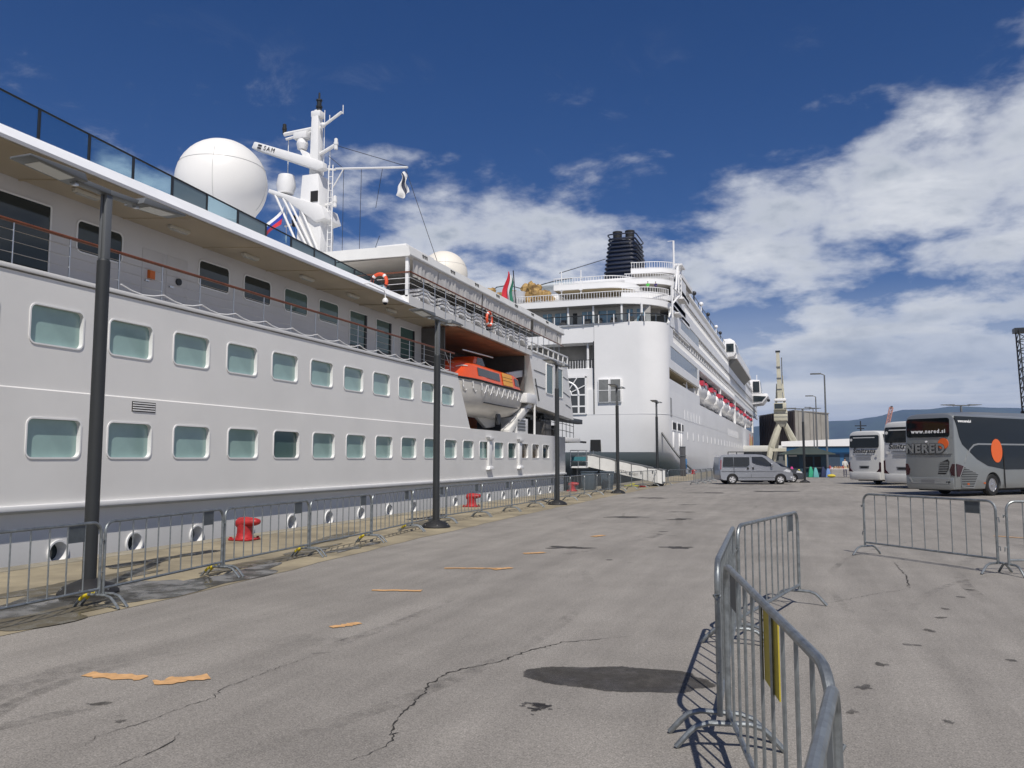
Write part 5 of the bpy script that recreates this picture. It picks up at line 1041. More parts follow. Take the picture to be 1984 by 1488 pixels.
# ================================================================== vehicles
def cut(me, cutters, m_):
    o = bpy.data.objects.new('cut_body', me); COL.objects.link(o); cs = []
    for c in cutters:
        q = bpy.data.objects.new('cutter', c); COL.objects.link(q); cs.append(q); md = o.modifiers.new('b', 'BOOLEAN'); md.object = q; md.operation = 'DIFFERENCE'; md.solver = 'EXACT'
    dg = bpy.context.evaluated_depsgraph_get(); dg.update(); r = bpy.data.meshes.new_from_object(o.evaluated_get(dg))
    for q in cs: bpy.data.objects.remove(q)
    bpy.data.objects.remove(o)
    r.polygons.foreach_set('use_smooth', [True] * len(r.polygons)); r.set_sharp_from_angle(angle=R(30)); r.materials.clear(); r.materials.append(m_); return r
def wheel(parent, loc, r, w, axis, side, spokes=5, rimmat=None):
    g_ = part('wheel', MB().lathe([(r * .62, -w / 2), (r * .9, -w / 2), (r, -w * .32), (r, w * .32), (r * .9, w / 2), (r * .62, w / 2), (r * .62, -w / 2)], (0, 0, 0), 28, axis), BLACK, parent)
    g_.location = loc; s = side * w * .42
    def P(a, b, d): return (d, a, b) if axis == 'x' else (a, d, b)
    part('rim', MB().lathe([(r * .64, s * .9), (r * .60, s * 1.05), (r * .55, s * .7), (r * .2, s * .8), (r * .17, s * 1.05), (.001, s * 1.08)], (0, 0, 0), 24, axis), rimmat or mat('alloy_rim', (.62, .62, .63), .35, metal=.3), g_)
    if spokes:
        for k in range(spokes):
            a = 2 * math.pi * (k + .5) / spokes; mb = MB(); pts = [P(r * q * math.cos(a + da), r * q * math.sin(a + da), s * .93) for q, da in ((.28, -.2), (.53, -.26), (.53, .26), (.28, .2))]
            mb.add(pts, [(0, 1, 2, 3)]); part('rim_gap', mb, BLACK, g_, smooth=0)
    return g_
VS = mat('silver_car_paint', (.36, .37, .395), .28, metal=.55, coat=.6)
def car(name, label, cat, loc, rz, outline, belt, wlo, whi, ztop, axles, rw, paint, windows, group=None):
    # local x forward; right side is -y
    t = thing(name, label, cat, loc, rz, group)
    def hw(z): return wlo - (wlo - whi) * max(0, (z - belt) / (ztop - belt)) ** 1.1
    ws = 9; rings_ = []
    mb = MB()
    for f in (-1, -.94, -.5, 0, .5, .94, 1):
        k = 1 - .05 * (abs(f) > .97); rings_.append([(x * (1 - .012 * (abs(f) > .97)), f * hw(z), belt + (z - belt) * k if z > belt else z + .03 * (abs(f) > .97)) for x, z in outline])
    mb.rings(rings_); me = mb.mesh('body', paint, smooth=35)
    cut_ = [MB().lathe([(rw * 1.14, s0), (rw * 1.14, s1)], (ax, 0, rw), 28, 'y').mesh('arch', paint) for ax in axles for s0, s1 in ((-wlo - .1, -wlo + .32), (wlo - .32, wlo + .1))]
    put('body', cut(me, cut_, paint), t)
    for ax in axles:
        for s in (-1, 1): wheel(t, (ax, s * (wlo - .12), rw), rw, .21, 'y', s)
    for nm, poly, m_ in windows:
        for s in (-1, 1):
            mb = MB(); mb.add([(x, s * (hw(z) + .006), z) for x, z in poly] + [(x, s * (hw(z) - .03), z) for x, z in poly], [tuple(range(len(poly)))] + [(i, (i + 1) % len(poly), (i + 1) % len(poly) + len(poly), i + len(poly)) for i in range(len(poly))]); part(nm, mb, m_, t, smooth=0)
    t['w'] = 0; del t['w']; return t, hw
VO = [(-2.36, .34), (-2.40, .6), (-2.40, 1.1), (-2.33, 1.80), (-2.22, 1.92), (-1.2, 1.965), (0, 1.965), (.45, 1.93), (.72, 1.84), (1.30, 1.42), (1.62, 1.17), (1.95, 1.07), (2.22, .92), (2.38, .70), (2.40, .45), (2.34, .26), (1.0, .24), (-1.0, .24), (-2.2, .26)]
VW = mat('van_window', (.012, .014, .017), .06, spec=.7)
van, vhw = car('parked_van', 'silver passenger van with dark windows parked side-on beside the liner', 'van', (-3.17, 56.85, 0), R(19.54), VO, 1.08, .95, .80, 1.96, (-1.60, 1.55), .335, VS,
  [('side_window', [(-2.22, 1.16), (-1.50, 1.16), (-1.50, 1.78), (-2.14, 1.78)], VW), ('side_window', [(-1.47, 1.16), (-.62, 1.16), (-.46, 1.28), (-.44, 1.78), (-1.47, 1.78)], VW), ('front_window', [(-.28, 1.42), (.0, 1.30), (.62, 1.19), (.98, 1.19), (1.02, 1.28), (.58, 1.70), (.40, 1.80), (-.28, 1.80)], VW),
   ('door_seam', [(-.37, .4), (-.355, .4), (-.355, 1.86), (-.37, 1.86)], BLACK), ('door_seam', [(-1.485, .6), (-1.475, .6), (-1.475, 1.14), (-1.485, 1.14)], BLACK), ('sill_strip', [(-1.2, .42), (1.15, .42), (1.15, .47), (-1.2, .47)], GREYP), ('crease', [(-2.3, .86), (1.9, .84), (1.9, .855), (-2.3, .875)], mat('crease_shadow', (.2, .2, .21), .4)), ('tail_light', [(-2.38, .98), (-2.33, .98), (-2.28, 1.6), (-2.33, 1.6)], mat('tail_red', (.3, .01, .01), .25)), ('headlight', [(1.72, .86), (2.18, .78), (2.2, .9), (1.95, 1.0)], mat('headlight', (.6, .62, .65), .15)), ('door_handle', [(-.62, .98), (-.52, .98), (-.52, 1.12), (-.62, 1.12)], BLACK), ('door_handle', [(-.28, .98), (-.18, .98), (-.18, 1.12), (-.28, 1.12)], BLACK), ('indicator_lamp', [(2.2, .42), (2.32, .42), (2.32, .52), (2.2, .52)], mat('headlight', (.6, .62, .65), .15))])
part('windscreen', MB().add([(.735, -.7, 1.835), (.735, .7, 1.835), (1.56, .8, 1.225), (1.56, -.8, 1.225)], [(0, 1, 2, 3)]), VW, van, smooth=0); van.children[-1].location = (.015, 0, .02)
for s in (-1, 1): part('door_mirror', MB().cbox((.98, s * 1.03, 1.27), (.13, .16, .22)), VS, van, bevel=.04)
part('bumper', MB().box(2.2, 2.43, -.8, .8, .28, .52), GREYP, van, bevel=.05); part('grille', MB().box(2.3, 2.4, -.5, .5, .6, .76), BLACK, van)
part('exhaust', MB().tube([(-.9, -.3, .2), (.6, -.3, .2)], .05), STEEL, van); part('chassis', MB().box(-2.0, 2.0, -.6, .6, .2, .3), BLACK, van)
HO = [(-1.95, .3), (-2.0, .6), (-1.95, .95), (-1.6, 1.36), (-1.0, 1.46), (0, 1.45), (.45, 1.36), (1.05, .98), (1.7, .84), (1.98, .64), (2.0, .4), (1.92, .22), (-1.8, .22)]
hat, hh_ = car('parked_car', 'grey hatchback parked behind the silver van, only its nose showing', 'car', (-2.1, 61.4, 0), R(19.54), HO, .95, .86, .68, 1.46, (-1.25, 1.22), .30, mat('grey_car_paint', (.10, .105, .115), .25, metal=.5, coat=.7),
  [('side_window', [(-1.5, 1.0), (-.4, 1.0), (-.4, 1.36), (-1.2, 1.36)], VW), ('side_window', [(-.35, 1.0), (.85, 1.0), (.4, 1.32), (-.35, 1.37)], VW), ('headlight', [(1.45, .7), (1.88, .66), (1.8, .78), (1.5, .84)], MATS['headlight'])])
part('grille', MB().box(1.92, 2.01, -.5, .5, .4, .62), BLACK, hat); part('windscreen', MB().add([(.48, -.6, 1.37), (.48, .6, 1.37), (1.05, .72, 1.0), (1.05, -.72, 1.0)], [(0, 1, 2, 3)]), VW, hat, smooth=0)
# coaches: local x right, y forward, rear face at y=0
def coach(label, loc, rz, paint, Ht, Lc=12.0):
    t = thing('coach', label, 'bus', loc, rz, 'coaches parked on the quay')
    half = [(.0, .30), (1.1, .30), (1.22, .34), (1.27, .5), (1.275, 1.2), (1.235, Ht - .3), (1.17, Ht - .14), (1.0, Ht - .05), (.7, Ht - .01), (0, Ht)]
    sec = half + [(-x, z) for x, z in reversed(half[1:-1])]
    R_ = []
    for y, s, dz in ((.0, .90, .06), (.03, .955, .03), (.10, .985, .012), (.24, 1., 0), (6, 1, 0), (Lc - .5, 1, 0), (Lc - .1, .95, .02), (Lc, .85, .08)):
        R_.append([(x * s, y + (.10 * max(0, (z - 1.9) / (Ht - 1.9)) if y < .2 else 0), z if z < .5 else z - dz * (z - .3) / Ht * 2) for x, z in sec])
    bd = MB().rings(R_, False, True); n_ = len(sec); hf = len(half); r0 = R_[0]
    for i in range(1, hf - 2): bd.add([r0[i], r0[i + 1], r0[n_ - i - 1], r0[n_ - i]], [(0, 1, 2, 3)])
    bd.add([r0[0], r0[1], r0[n_ - 1]], [(0, 1, 2)]); bd.add([r0[hf - 2], r0[hf - 1], r0[hf]], [(0, 1, 2)])
    me = bd.mesh('body', paint, smooth=32)
    cs = [MB().lathe([(.58, s0), (.58, s1)], (0, ay, .5), 28, 'x').mesh('arch', paint) for ay in (2.66, 9.2) for s0, s1 in ((-1.4, -.85), (.85, 1.4))]
    put('body', cut(me, cs, paint), t)
    for ay in (2.66, 9.2):
        for s in (-1, 1): wheel(t, (s * 1.1, ay, .5), .5, .3, 'x', s, 0, mat('steel_rim', (.55, .55, .56), .25, metal=.9))
    part('chassis', MB().box(-1.0, 1.0, .6, Lc - .6, .22, .4), BLACK, t)
    return t
def rear_poly(t, name, pts, m_, y=-.012, d=.03, **kw):
    # polygon on the rear face (x,z); the face leans forward above z=1.9
    mb = MB(); n = len(pts); ly = lambda z: .10 * max(0, (z - 1.9) / 1.9) - .004
    mb.add([(x, y + ly(z), z) for x, z in pts] + [(x, y + d + ly(z), z) for x, z in pts], [tuple(range(n))] + [(i, (i + 1) % n, (i + 1) % n + n, i + n) for i in range(n)]); return part(name, mb, m_, t, smooth=0, **kw)
def side_poly(t, name, pts, m_, x=1.282, d=.02):
    mb = MB(); n = len(pts)
    def X(z): return x - .0183 * max(0, z - 1.2)
    mb.add([(X(z), y, z) for y, z in pts] + [(X(z) - d, y, z) for y, z in pts], [tuple(range(n))] + [(i, (i + 1) % n, (i + 1) % n + n, i + n) for i in range(n)]); return part(name, mb, m_, t, smooth=0)
HB = math.atan2(-.672, .737)
GP = mat('coach_grey_paint', (.27, .285, .285), .3, metal=.45, coat=.5, var=.05, vscale=.7)
WP = mat('coach_white_paint', (.60, .60, .58), .35, coat=.3, var=.06, vscale=.8)
TAIL = mat('tail_lamp_dark', (.035, .004, .007), .2, coat=.3); ORD = mat('orange_disc', (.70, .12, .02), .45); LET = mat('black_lettering', (.012, .012, .015), .5); LETW = mat('white_lettering', (.80, .80, .80), .5)
CG = mat('coach_glass', (.006, .009, .011), .04, spec=.35)
def rr2(x0, x1, z0, z1, r=.12): return rrect(x0, x1, z0, z1, r, 4)
c0 = (Vector((6.37, 40.66)) + Vector((6.37 - 1.88, 40.66 + 1.72))) / 2
b1_ = coach('grey coach with orange disc and large outlined lettering across its rear', (c0.x, c0.y, 0), HB, GP, 3.76)
rw_ = rear_poly(b1_, 'rear_window', rr2(-1.12, 1.0, 2.66, 3.52), CG)
put('lettering', text_mesh('www.nered.si', .25, LETW, space=1.22, offset=.006), rw_, (-.02, .025, 2.92), (R(86.9), 0, 0))
rear_poly(b1_, 'orange_disc', [(.70 + .25 * math.cos(a), 2.36 + .25 * math.sin(a)) for a in [2 * math.pi * j / 28 for j in range(28)]], ORD, -.008)
put('lettering', text_mesh('NERED', .56, LET, offset=.038, space=1.16, sx=1.0), b1_, (-.2, .000, 2.13), (R(87), 0, 0)); put('lettering_face', text_mesh('NERED', .56, GP, extr=.008, offset=.022, space=1.16, sx=1.0), b1_, (-.2, -.006, 2.13), (R(87), 0, 0))
rear_poly(b1_, 'boot_seam', [(-1.15, 1.885), (0, 1.86), (1.1, 1.885), (1.1, 1.9), (0, 1.88), (-1.15, 1.9)], BLACK, -.004)
rear_poly(b1_, 'rear_grille', [(.41, 1.0), (.78, 1.0), (.92, 1.2), (.97, 1.55), (.9, 1.66), (.55, 1.52), (.48, 1.3)], BLACK, -.004)
for k in range(7): z_ = 1.06 + k * .075; rear_poly(b1_, 'grille_slat', [(.43 + .012 * k, z_), (.84 + .02 * min(k, 4), z_), (.86 + .02 * min(k, 4), z_ + .035), (.44 + .012 * k, z_ + .035)], GP, -.012)
for s in (-1, 1): rear_poly(b1_, 'tail_light', [(s * 1.19, .92), (s * 1.03, .95), (s * .98, 1.2), (s * 1.1, 1.45), (s * 1.2, 1.45)], TAIL, -.01, .2)
side_poly(b1_, 'tail_light', [(.06, .9), (.24, .9), (.54, 1.36), (.06, 1.46)], TAIL)
part('rear_bumper', MB().rings([[(x, y, z) for x, y in ((-1.2, .22), (-1.14, -.02), (-.9, -.07), (.9, -.07), (1.14, -.02), (1.2, .22))] for z in (.32, .84)]), GP, b1_, bevel=.03)
rear_poly(b1_, 'bumper_line', [(-1.0, .86), (-.85, .58), (.9, .58), (1.0, .86), (.97, .86), (.87, .60), (-.82, .60), (-.97, .86)], mat('chrome_line', (.5, .51, .52), .25, metal=.6), -.078, .01)
rear_poly(b1_, 'number_plate', [(-.38, .60), (.28, .60), (.28, .74), (-.38, .74)], mat('plate_grey', (.16, .165, .17), .5), -.082, .01)
rear_poly(b1_, 'reflector', [(.84, .62), (1.02, .62), (1.02, .68), (.84, .68)], BLACK, -.078, .01); rear_poly(b1_, 'boot_lock', rr2(-.18, -.08, 2.42, 2.5, .03), mat('lock_white', (.8, .8, .8), .3), -.014)
sw = side_poly(b1_, 'side_window', [(.10, 3.58), (.17, 3.34), (.35, 2.65), (.54, 2.32), (1.0, 2.02), (1.56, 1.66), (2.32, 1.36), (3.64, 1.19), (11.4, 1.19), (11.4, 3.52)], CG, 1.288)
side_poly(b1_, 'stripe', [(.60, 1.50), (.66, 1.52), (1.08, 2.08), (1.40, 2.27), (1.70, 2.31), (11, 2.31), (11, 2.38), (1.68, 2.38), (1.34, 2.33), (1.0, 2.10)], mat('stripe_silver', (.27, .28, .29), .35, metal=.3), 1.298, .012)
side_poly(b1_, 'orange_disc', [(3.03 + .42 * math.cos(a), 2.05 + .54 * math.sin(a)) for a in [2 * math.pi * j / 32 for j in range(32)]], ORD, 1.304, .008)
side_poly(b1_, 'side_grille', [(.26, .93), (.56, 1.36), (1.62, 1.01), (1.19, .37), (.35, .43)], mat('stripe_silver', (.27, .28, .29), .35), 1.286)
side_poly(b1_, 'grille_opening', [(.31, .93), (.58, 1.31), (1.56, .99), (1.16, .42), (.38, .47)], BLACK, 1.29)
for k in range(11):
    z_ = .48 + k * .075; y0 = .36 - (.05 if z_ < .9 else -(z_ - .93) * .62); y1 = 1.2 + (z_ - .45) * .65 if z_ < .98 else 1.6 - (z_ - .98) * 3.0
    if y1 > y0 + .1: side_poly(b1_, 'grille_slat', [(y0, z_), (y1, z_ - .02), (y1, z_ + .02), (y0, z_ + .035)], GP, 1.300, .02)
side_poly(b1_, 'marker_lamp', rr2(1.95, 2.08, .55, .63, .02), mat('marker_orange', (.45, .10, .02), .4), 1.29); side_poly(b1_, 'marker_lamp', rr2(.72, .86, .52, .6, .02), MATS['marker_orange'], 1.31)
side_poly(b1_, 'door_gap', [(3.5, .35), (3.56, .35), (3.56, 2.1), (3.5, 2.1)], BLACK, 1.31)
put('lettering', text_mesh('www.nered.si', .17, LETW, offset=.006), sw, (1.258, .78, 3.36), (R(88), 0, R(90)))
part('roof_unit', MB().rings([[(x * s, y, 3.70 + z * h_) for x, z in ((-1, 0), (-.9, .8), (0, 1), (.9, .8), (1, 0))] for y, s, h_ in ((1.7, .9, .02), (2.0, .98, .16), (6.5, .98, .2), (7.2, .9, .04))]), GP, b1_, smooth=40)
def white_coach(label, right, Ht, text=True):
    c = Vector(right) + Vector((-.94, .86)); t = coach(label, (c.x, c.y, 0), HB, WP, Ht); k = Ht / 3.55
    w_ = rear_poly(t, 'rear_window', rr2(-1.12, 1.1, 2.42 * k, 3.25 * k), CG)
    rear_poly(t, 'window_strip', [(-.85, 3.06 * k), (.8, 3.06 * k), (.8, 3.12 * k), (-.85, 3.12 * k)], WP, -.02, .01)
    put('lettering', text_mesh('Šmitrans', .40, LET, offset=.009, shear=.12, sx=1.12, space=1.1), t, (0, .005, 2.22 * k), (R(87.5), 0, 0))
    rear_poly(t, 'boot_seam', [(-.7, 1.97 * k), (.6, 1.97 * k), (.5, 1.93 * k), (-.6, 1.93 * k)], GREYP, -.006)
    for z_ in (1.78, 1.68): rear_poly(t, 'fine_print_bar', [(-.6, z_ * k), (.5, z_ * k), (.5, (z_ + .03) * k), (-.6, (z_ + .03) * k)], mat('print_grey', (.3, .3, .3), .6), -.004)
    for s in (-1, 1): rear_poly(t, 'tail_light', [(s * 1.22, .85), (s * .88, .82), (s * .98, .92), (s * 1.1, 1.05), (s * 1.13, 1.5 * k), (s * 1.22, 1.45 * k)], TAIL, -.008, .2)
    for z_, x in ((1.9, -.95), (1.9, .95), (2.95, -1.0)): rear_poly(t, 'speed_disc', [(x + .09 * math.cos(a), z_ * k + .09 * math.sin(a)) for a in [2 * math.pi * j / 16 for j in range(16)]], mat('disc_white', (.62, .62, .6), .5), -.02, .01)
    part('rear_bumper', MB().rings([[(x, y, z) for x, y in ((-1.22, .22), (-1.16, -.03), (-.9, -.08), (.9, -.08), (1.16, -.03), (1.22, .22))] for z in (.34, .82)]), WP, t, bevel=.03)
    pl_ = rear_poly(t, 'plate_recess', [(-.36, 1.05), (.32, 1.05), (.36, 1.22), (-.40, 1.22)], GREYP, -.006); rear_poly(pl_, 'number_plate', [(-.28, 1.07), (.24, 1.07), (.24, 1.17), (-.28, 1.17)], BLACK, -.014)
    side_poly(t, 'side_window', [(.3, Ht - .25), (.5, 2.0), (11.4, 1.6), (11.4, Ht - .25)], CG)
    return t
white_coach('smaller white coach with black lettering on its rear, farthest from the grey coach', (4.73, 57.2), 3.5)
white_coach('taller white coach half hidden behind the grey coach', (6.25, 50.1), 3.80)
# ================================================================== background of the port
CR = mat('crane_cream', (.52, .50, .40), .55, var=.2, vscale=.5)
cr = thing('harbour_crane', 'cream level-luffing harbour crane on splayed legs beyond the liner bow', 'crane', (-4.5, 200, 0))
lg_ = part('portal_leg', MB().beam((-.1, 0, 10.3), (-2.3, -1.5, 4.2), 1.1, 1.1).beam((-2.3, -1.5, 4.4), (-3.1, -2, 0), .9, 1.0), CR, cr, bevel=.05)
part('portal_leg', MB().beam((.6, 0, 10.3), (4.6, -1, 2.6), .8, .9).beam((4.6, -1, 2.8), (5.2, -1, 0), .7, .8), CR, cr, bevel=.05); part('portal_leg', MB().beam((.4, 1.5, 10.3), (2.6, 4, 4), .5, .6).beam((2.6, 4, 4), (3.2, 4.5, 0), .5, .6), CR, cr); part('portal_leg', MB().beam((-.2, 1.5, 10.3), (-1.1, 4, 5), .5, .6).beam((-1.1, 4, 5), (-2, 4.5, 0), .5, .6), CR, cr)
part('portal_sill', MB().box(-2.6, 2.5, -1.9, -1.2, 3.3, 4.0), CR, cr)
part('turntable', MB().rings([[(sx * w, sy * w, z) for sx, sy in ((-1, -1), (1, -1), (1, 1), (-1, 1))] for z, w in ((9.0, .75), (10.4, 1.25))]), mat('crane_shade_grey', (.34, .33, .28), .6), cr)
hs_ = part('machinery_house', MB().box(-1.5, 1.5, -1.5, 3.5, 10.4, 12.9), CR, cr, bevel=.08); part('cab', MB().box(-1.4, 1.35, -2.1, -1.4, 12.9, 14.5), CR, hs_, bevel=.05); part('cab_window', MB().box(-1.25, .55, -2.16, -2.08, 13.15, 14.3), DARKG, hs_); part('cab_roof', MB().box(-1.3, 1.3, -2.2, .5, 14.9, 15.5), LW2, hs_, bevel=.1)
for z_ in (11.2, 12.0): part('house_stripe', MB().box(-1.52, 1.52, -1.54, -1.45, z_, z_ + .12), GREYP, hs_)
fr_ = part('a_frame', MB().beam((-.9, -1, 14.5), (-.6, -.5, 19.0), .3, .3).beam((.9, -1, 14.5), (.6, -.5, 19.0), .3, .3).beam((-.7, -.6, 18.4), (.7, -.6, 18.4), .4, .4).lathe([(.9, -.4), (.9, .4)], (0, -.8, 17.6), 16, 'y'), CR, cr)
part('jib', MB().rings([[(.0 + sx * w - .25 * (z - 15) / 12, -1.4 + sy * w, z) for sx, sy in ((-1, -1), (1, -1), (1, 1), (-1, 1))] for z, w in ((15.3, .55), (19, .5), (26.4, .34))]), CR, cr); part('jib_strut', MB().beam((.55, -.3, 18.5), (.55, -.3, 25.2), .22, .22), GREYP, cr); part('jib_head', MB().box(-.75, .3, -1.8, -1.0, 26.3, 26.7), DARKM, cr); part('counter_strut', MB().beam((.75, 0, 15), (.6, 0, 21), .35, .35), CR, cr)
for k in range(3): part('jib_joint', MB().box(-.6 - .05 * k, .45 - .1 * k, -2.0, -1.9, 17.5 + k * 2.6, 17.75 + k * 2.6), GREYP, cr)
# warehouse
wh = thing('concrete_warehouse', 'tall grey concrete warehouse with a dark brown end wall behind the crane', 'building', (-1.7, 250, 0))
pl4 = [(0, 0), (9.6, 20), (-2.0, 48), (-11.2, 30)]
part('wall', MB().prism(pl4, 'z', 0, 15.4), mat('warehouse_concrete', (.36, .34, .30), .85, var=.2, vscale=.3), wh); part('brown_wall', MB().beam((-.25, -.02, 7.6), (-11.25, 29.6, 7.6), .3, 15.2), mat('brown_cladding', (.055, .04, .036), .7, var=.2, vscale=.6), wh); part('roof_edge', MB().prism([(-.1, -.3), (9.9, 20), (-2, 48.4), (-11.6, 30)], 'z', 15.4, 15.7), mat('roof_edge_grey', (.3, .29, .27), .8), wh)
for k in range(6):
    q = Vector((0, 0)).lerp(Vector((9.6, 20)), (k + .5) / 6); part('panel_joint', MB().box(q.x - .05 + .09, q.x + .05 + .09, q.y - .12, q.y, 0, 15.4), mat('joint_grey', (.2, .19, .17), .9), wh)
for k in range(14):
    q = Vector((-.2, -.1)).lerp(Vector((-11.3, 29.7)), (k + .5) / 14); part('cladding_rib', MB().box(q.x - .25, q.x - .05, q.y - .2, q.y, 0, 15.2), MATS['brown_cladding'], wh)
# low blue building with white roof
lb_ = thing('terminal_shed', 'long low blue shed with wide white roof behind the kiosk', 'building', (0, 150, 0))
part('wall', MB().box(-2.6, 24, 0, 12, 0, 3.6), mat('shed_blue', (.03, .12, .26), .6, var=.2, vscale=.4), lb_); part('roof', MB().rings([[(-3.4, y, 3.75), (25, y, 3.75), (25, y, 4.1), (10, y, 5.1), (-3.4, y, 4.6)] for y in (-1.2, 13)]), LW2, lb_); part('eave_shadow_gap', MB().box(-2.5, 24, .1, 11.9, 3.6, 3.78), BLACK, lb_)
for k in range(9): part('bay_door', MB().box(-2 + k * 2.9, .2 + k * 2.9, -.06, .02, 0, 2.4), mat('shed_door', (.03, .055, .09), .6), lb_)
part('wall_band', MB().box(-2.62, 24, -.04, .0, 2.7, 3.4), mat('shed_light_blue', (.05, .25, .55), .5), lb_)
ls = thing('store_building', 'low flat store building with pale roof at the crane foot', 'building', (-8, 215, 0))
part('wall', MB().box(-6, 6.5, 0, 10, 0, 3.4), mat('store_grey', (.10, .11, .12), .7), ls); part('roof', MB().box(-6.6, 7, -.8, 11, 3.4, 4.9), mat('pale_roof', (.6, .6, .56), .6), ls, bevel=.1)
for k in range(4): part('window', MB().box(-5 + k * 2.8, -3.2 + k * 2.8, -.05, .03, 1.2, 2.6), DARKG, ls)
ob = thing('site_cabin', 'cream two-level site cabin under the harbour crane', 'cabin', (-3.6, 188, 0)); part('body', MB().box(0, 3.6, 0, 2.4, 0, 2.6), mat('cabin_cream', (.5, .47, .36), .6), ob, bevel=.05); part('upper_body', MB().box(.3, 1.5, 0, 2.4, 2.6, 4.2), LW2, ob, bevel=.05); part('window', MB().box(.6, 1.5, -.04, .02, 1.2, 2.0), DARKG, ob); part('window', MB().box(2.1, 3.0, -.04, .02, 1.2, 2.0), DARKG, ob)
# kiosk
ki = thing('kiosk', 'dark blue kiosk with spreading dark green hipped roof', 'kiosk', (.3, 79, 0))
KB = mat('kiosk_blue', (.028, .065, .095), .55, var=.2, vscale=.8)
part('wall', MB().box(-1.6, 1.7, 0, 3.0, 0, 2.12), KB, ki); part('roof', MB().rings([[(-2.35, -.8, 2.06), (2.5, -.8, 2.06), (2.5, 3.8, 2.06), (-2.35, 3.8, 2.06)], [(-2.3, -.75, 2.12), (2.45, -.75, 2.12), (2.45, 3.75, 2.12), (-2.3, 3.75, 2.12)], [(-.55, 1.2, 2.72), (.75, 1.2, 2.72), (.75, 1.8, 2.72), (-.55, 1.8, 2.72)]]), mat('kiosk_roof', (.045, .06, .05), .7, var=.2, vscale=1), ki, smooth=20)
for x0, x1 in ((-.15, .55), (.7, 1.25)): w_ = part('window', MB().box(x0, x1, -.03, .02, .95, 1.85), BLACK, ki); part('frame', MB().box(x0 - .04, x1 + .04, -.045, -.03, .9, .95), KB, w_)
part('door', MB().box(-1.4, -.6, -.03, .02, .02, 1.9), mat('kiosk_door', (.015, .03, .045), .5), ki); part('sign_light', MB().box(-1.5, -.8, -.12, -.02, 1.88, 1.96), LW2, ki); part('counter', MB().box(-.2, 1.5, -.25, .0, .82, .88), mat('kiosk_counter', (.1, .1, .1), .6), ki)
# stall and wares
sb = thing('market_table', 'white trestle table of wares beside the kiosk', 'table', (3.0, 79.0, 0), R(19)); part('table_top', MB().box(-.9, 1.3, -.4, .4, .74, .78), LW2, sb, bevel=.01)
for x in (-.8, 1.2):
    for y in (-.32, .32): part('leg', MB().box(x - .02, x + .02, y - .02, y + .02, 0, .74), GREYP, sb)
rnd = random.Random(11)
for k in range(12):
    c_ = rnd.choice(((.45, .35, .22), (.35, .2, .12), (.6, .55, .45), (.4, .08, .08), (.5, .5, .5))); x = -.8 + k * .17; s_ = rnd.uniform(.08, .2)
    one('souvenir_box', MB().box(-.07, .07, -.12, .12, 0, s_).box(-.05, .05, -.05, .05, s_, s_ * 1.5), mat('ware_%d' % k, c_, .7), 'small souvenir box standing on the white trestle table', 'box', 'souvenirs on the trestle table', loc=(3.0 + x * .945 + rnd.uniform(-.05, .05), 79.0 + x * .325 + rnd.uniform(-.1, .1), .78), rotz=rnd.uniform(0, 1), bevel=.01)
for k, (x, y, c_, h_, nm) in enumerate(((-.95, 78.0, (.50, .04, .22), .95, 'pink'), (-.35, 77.8, (.60, .55, .05), .72, 'yellow'), (.65, 78.3, (.03, .32, .18), .95, 'green'), (1.05, 78.2, (.12, .36, .36), .88, 'pale teal'), (1.7, 78.5, (.02, .03, .08), .95, 'navy'), (2.1, 78.4, (.15, .25, .5), .8, 'blue'))):
    t = thing('sun_shade_bag', '%s cloth windbreak bag standing in front of the kiosk' % nm, 'bag', (x, y, 0), R(20)); part('bag_body', MB().rings([[(sx * w, sy * w * .7, z) for sx, sy in ((-1, -1), (1, -1), (1, 1), (-1, 1))] for z, w in ((0, .24), (.05, .25), (h_ * .7, .15), (h_, .07))]), mat('cloth_' + nm, c_, .8), t, bevel=.02); part('strap', MB().tube([(-.06, 0, h_ - .02), (0, 0, h_ + .12), (.06, 0, h_ - .02)], .012, 5), BLACK, t)
one('yellow_cushion', MB().sphere((0, 0, .16), .3, 14, 8, (1.2, .8, .52)), mat('cloth_yellow_cushion', (.55, .45, .05), .8), 'low yellow beanbag on the ground beside the kiosk', 'beanbag', loc=(2.35, 77.7, 0))
person('person in a white shirt standing at the souvenir table', (3.6, 80.4, 0), R(200), (.55, .55, .52), (.10, .10, .14))
person('person in a dark red shirt standing behind the souvenir table', (4.3, 81.6, 0), R(170), (.22, .03, .03), (.04, .04, .05))
person('person in a beige shirt behind the stall near the white coach', (5.2, 82.2, 0), R(150), (.42, .36, .26), (.05, .06, .10))
st_ = thing('street_tree', 'sparse brownish shrub beside the stall and white coach', 'shrub', (6.2, 92, 0)); part('trunk', MB().tube([(0, 0, 0), (.1, 0, .9), (0, 0, 1.8)], [.12, .09, .04], 6), mat('bark', (.10, .07, .05), .9), st_)
cm = MB(); rnd = random.Random(4)
for k in range(900):
    a = rnd.uniform(0, 6.28); e = rnd.uniform(-1, 1); rr_ = rnd.uniform(.5, 1) ** .5; p = Vector((math.cos(a) * math.sqrt(1 - e * e) * rr_ * 1.5, math.sin(a) * math.sqrt(1 - e * e) * rr_ * 1.5, 2.0 + e * rr_ * 1.3)); u = Vector((rnd.gauss(0, 1), rnd.gauss(0, 1), rnd.gauss(0, 1))).normalized() * .11; v = u.cross(Vector((rnd.gauss(0, 1), rnd.gauss(0, 1), 1))).normalized() * .06
    cm.add([tuple(p - u), tuple(p + v), tuple(p + u), tuple(p - v)], [(0, 1, 2, 3)])
part('crown', cm, mat('dry_foliage', (.11, .09, .05), .8, var=.5, vscale=2), st_, smooth=0)
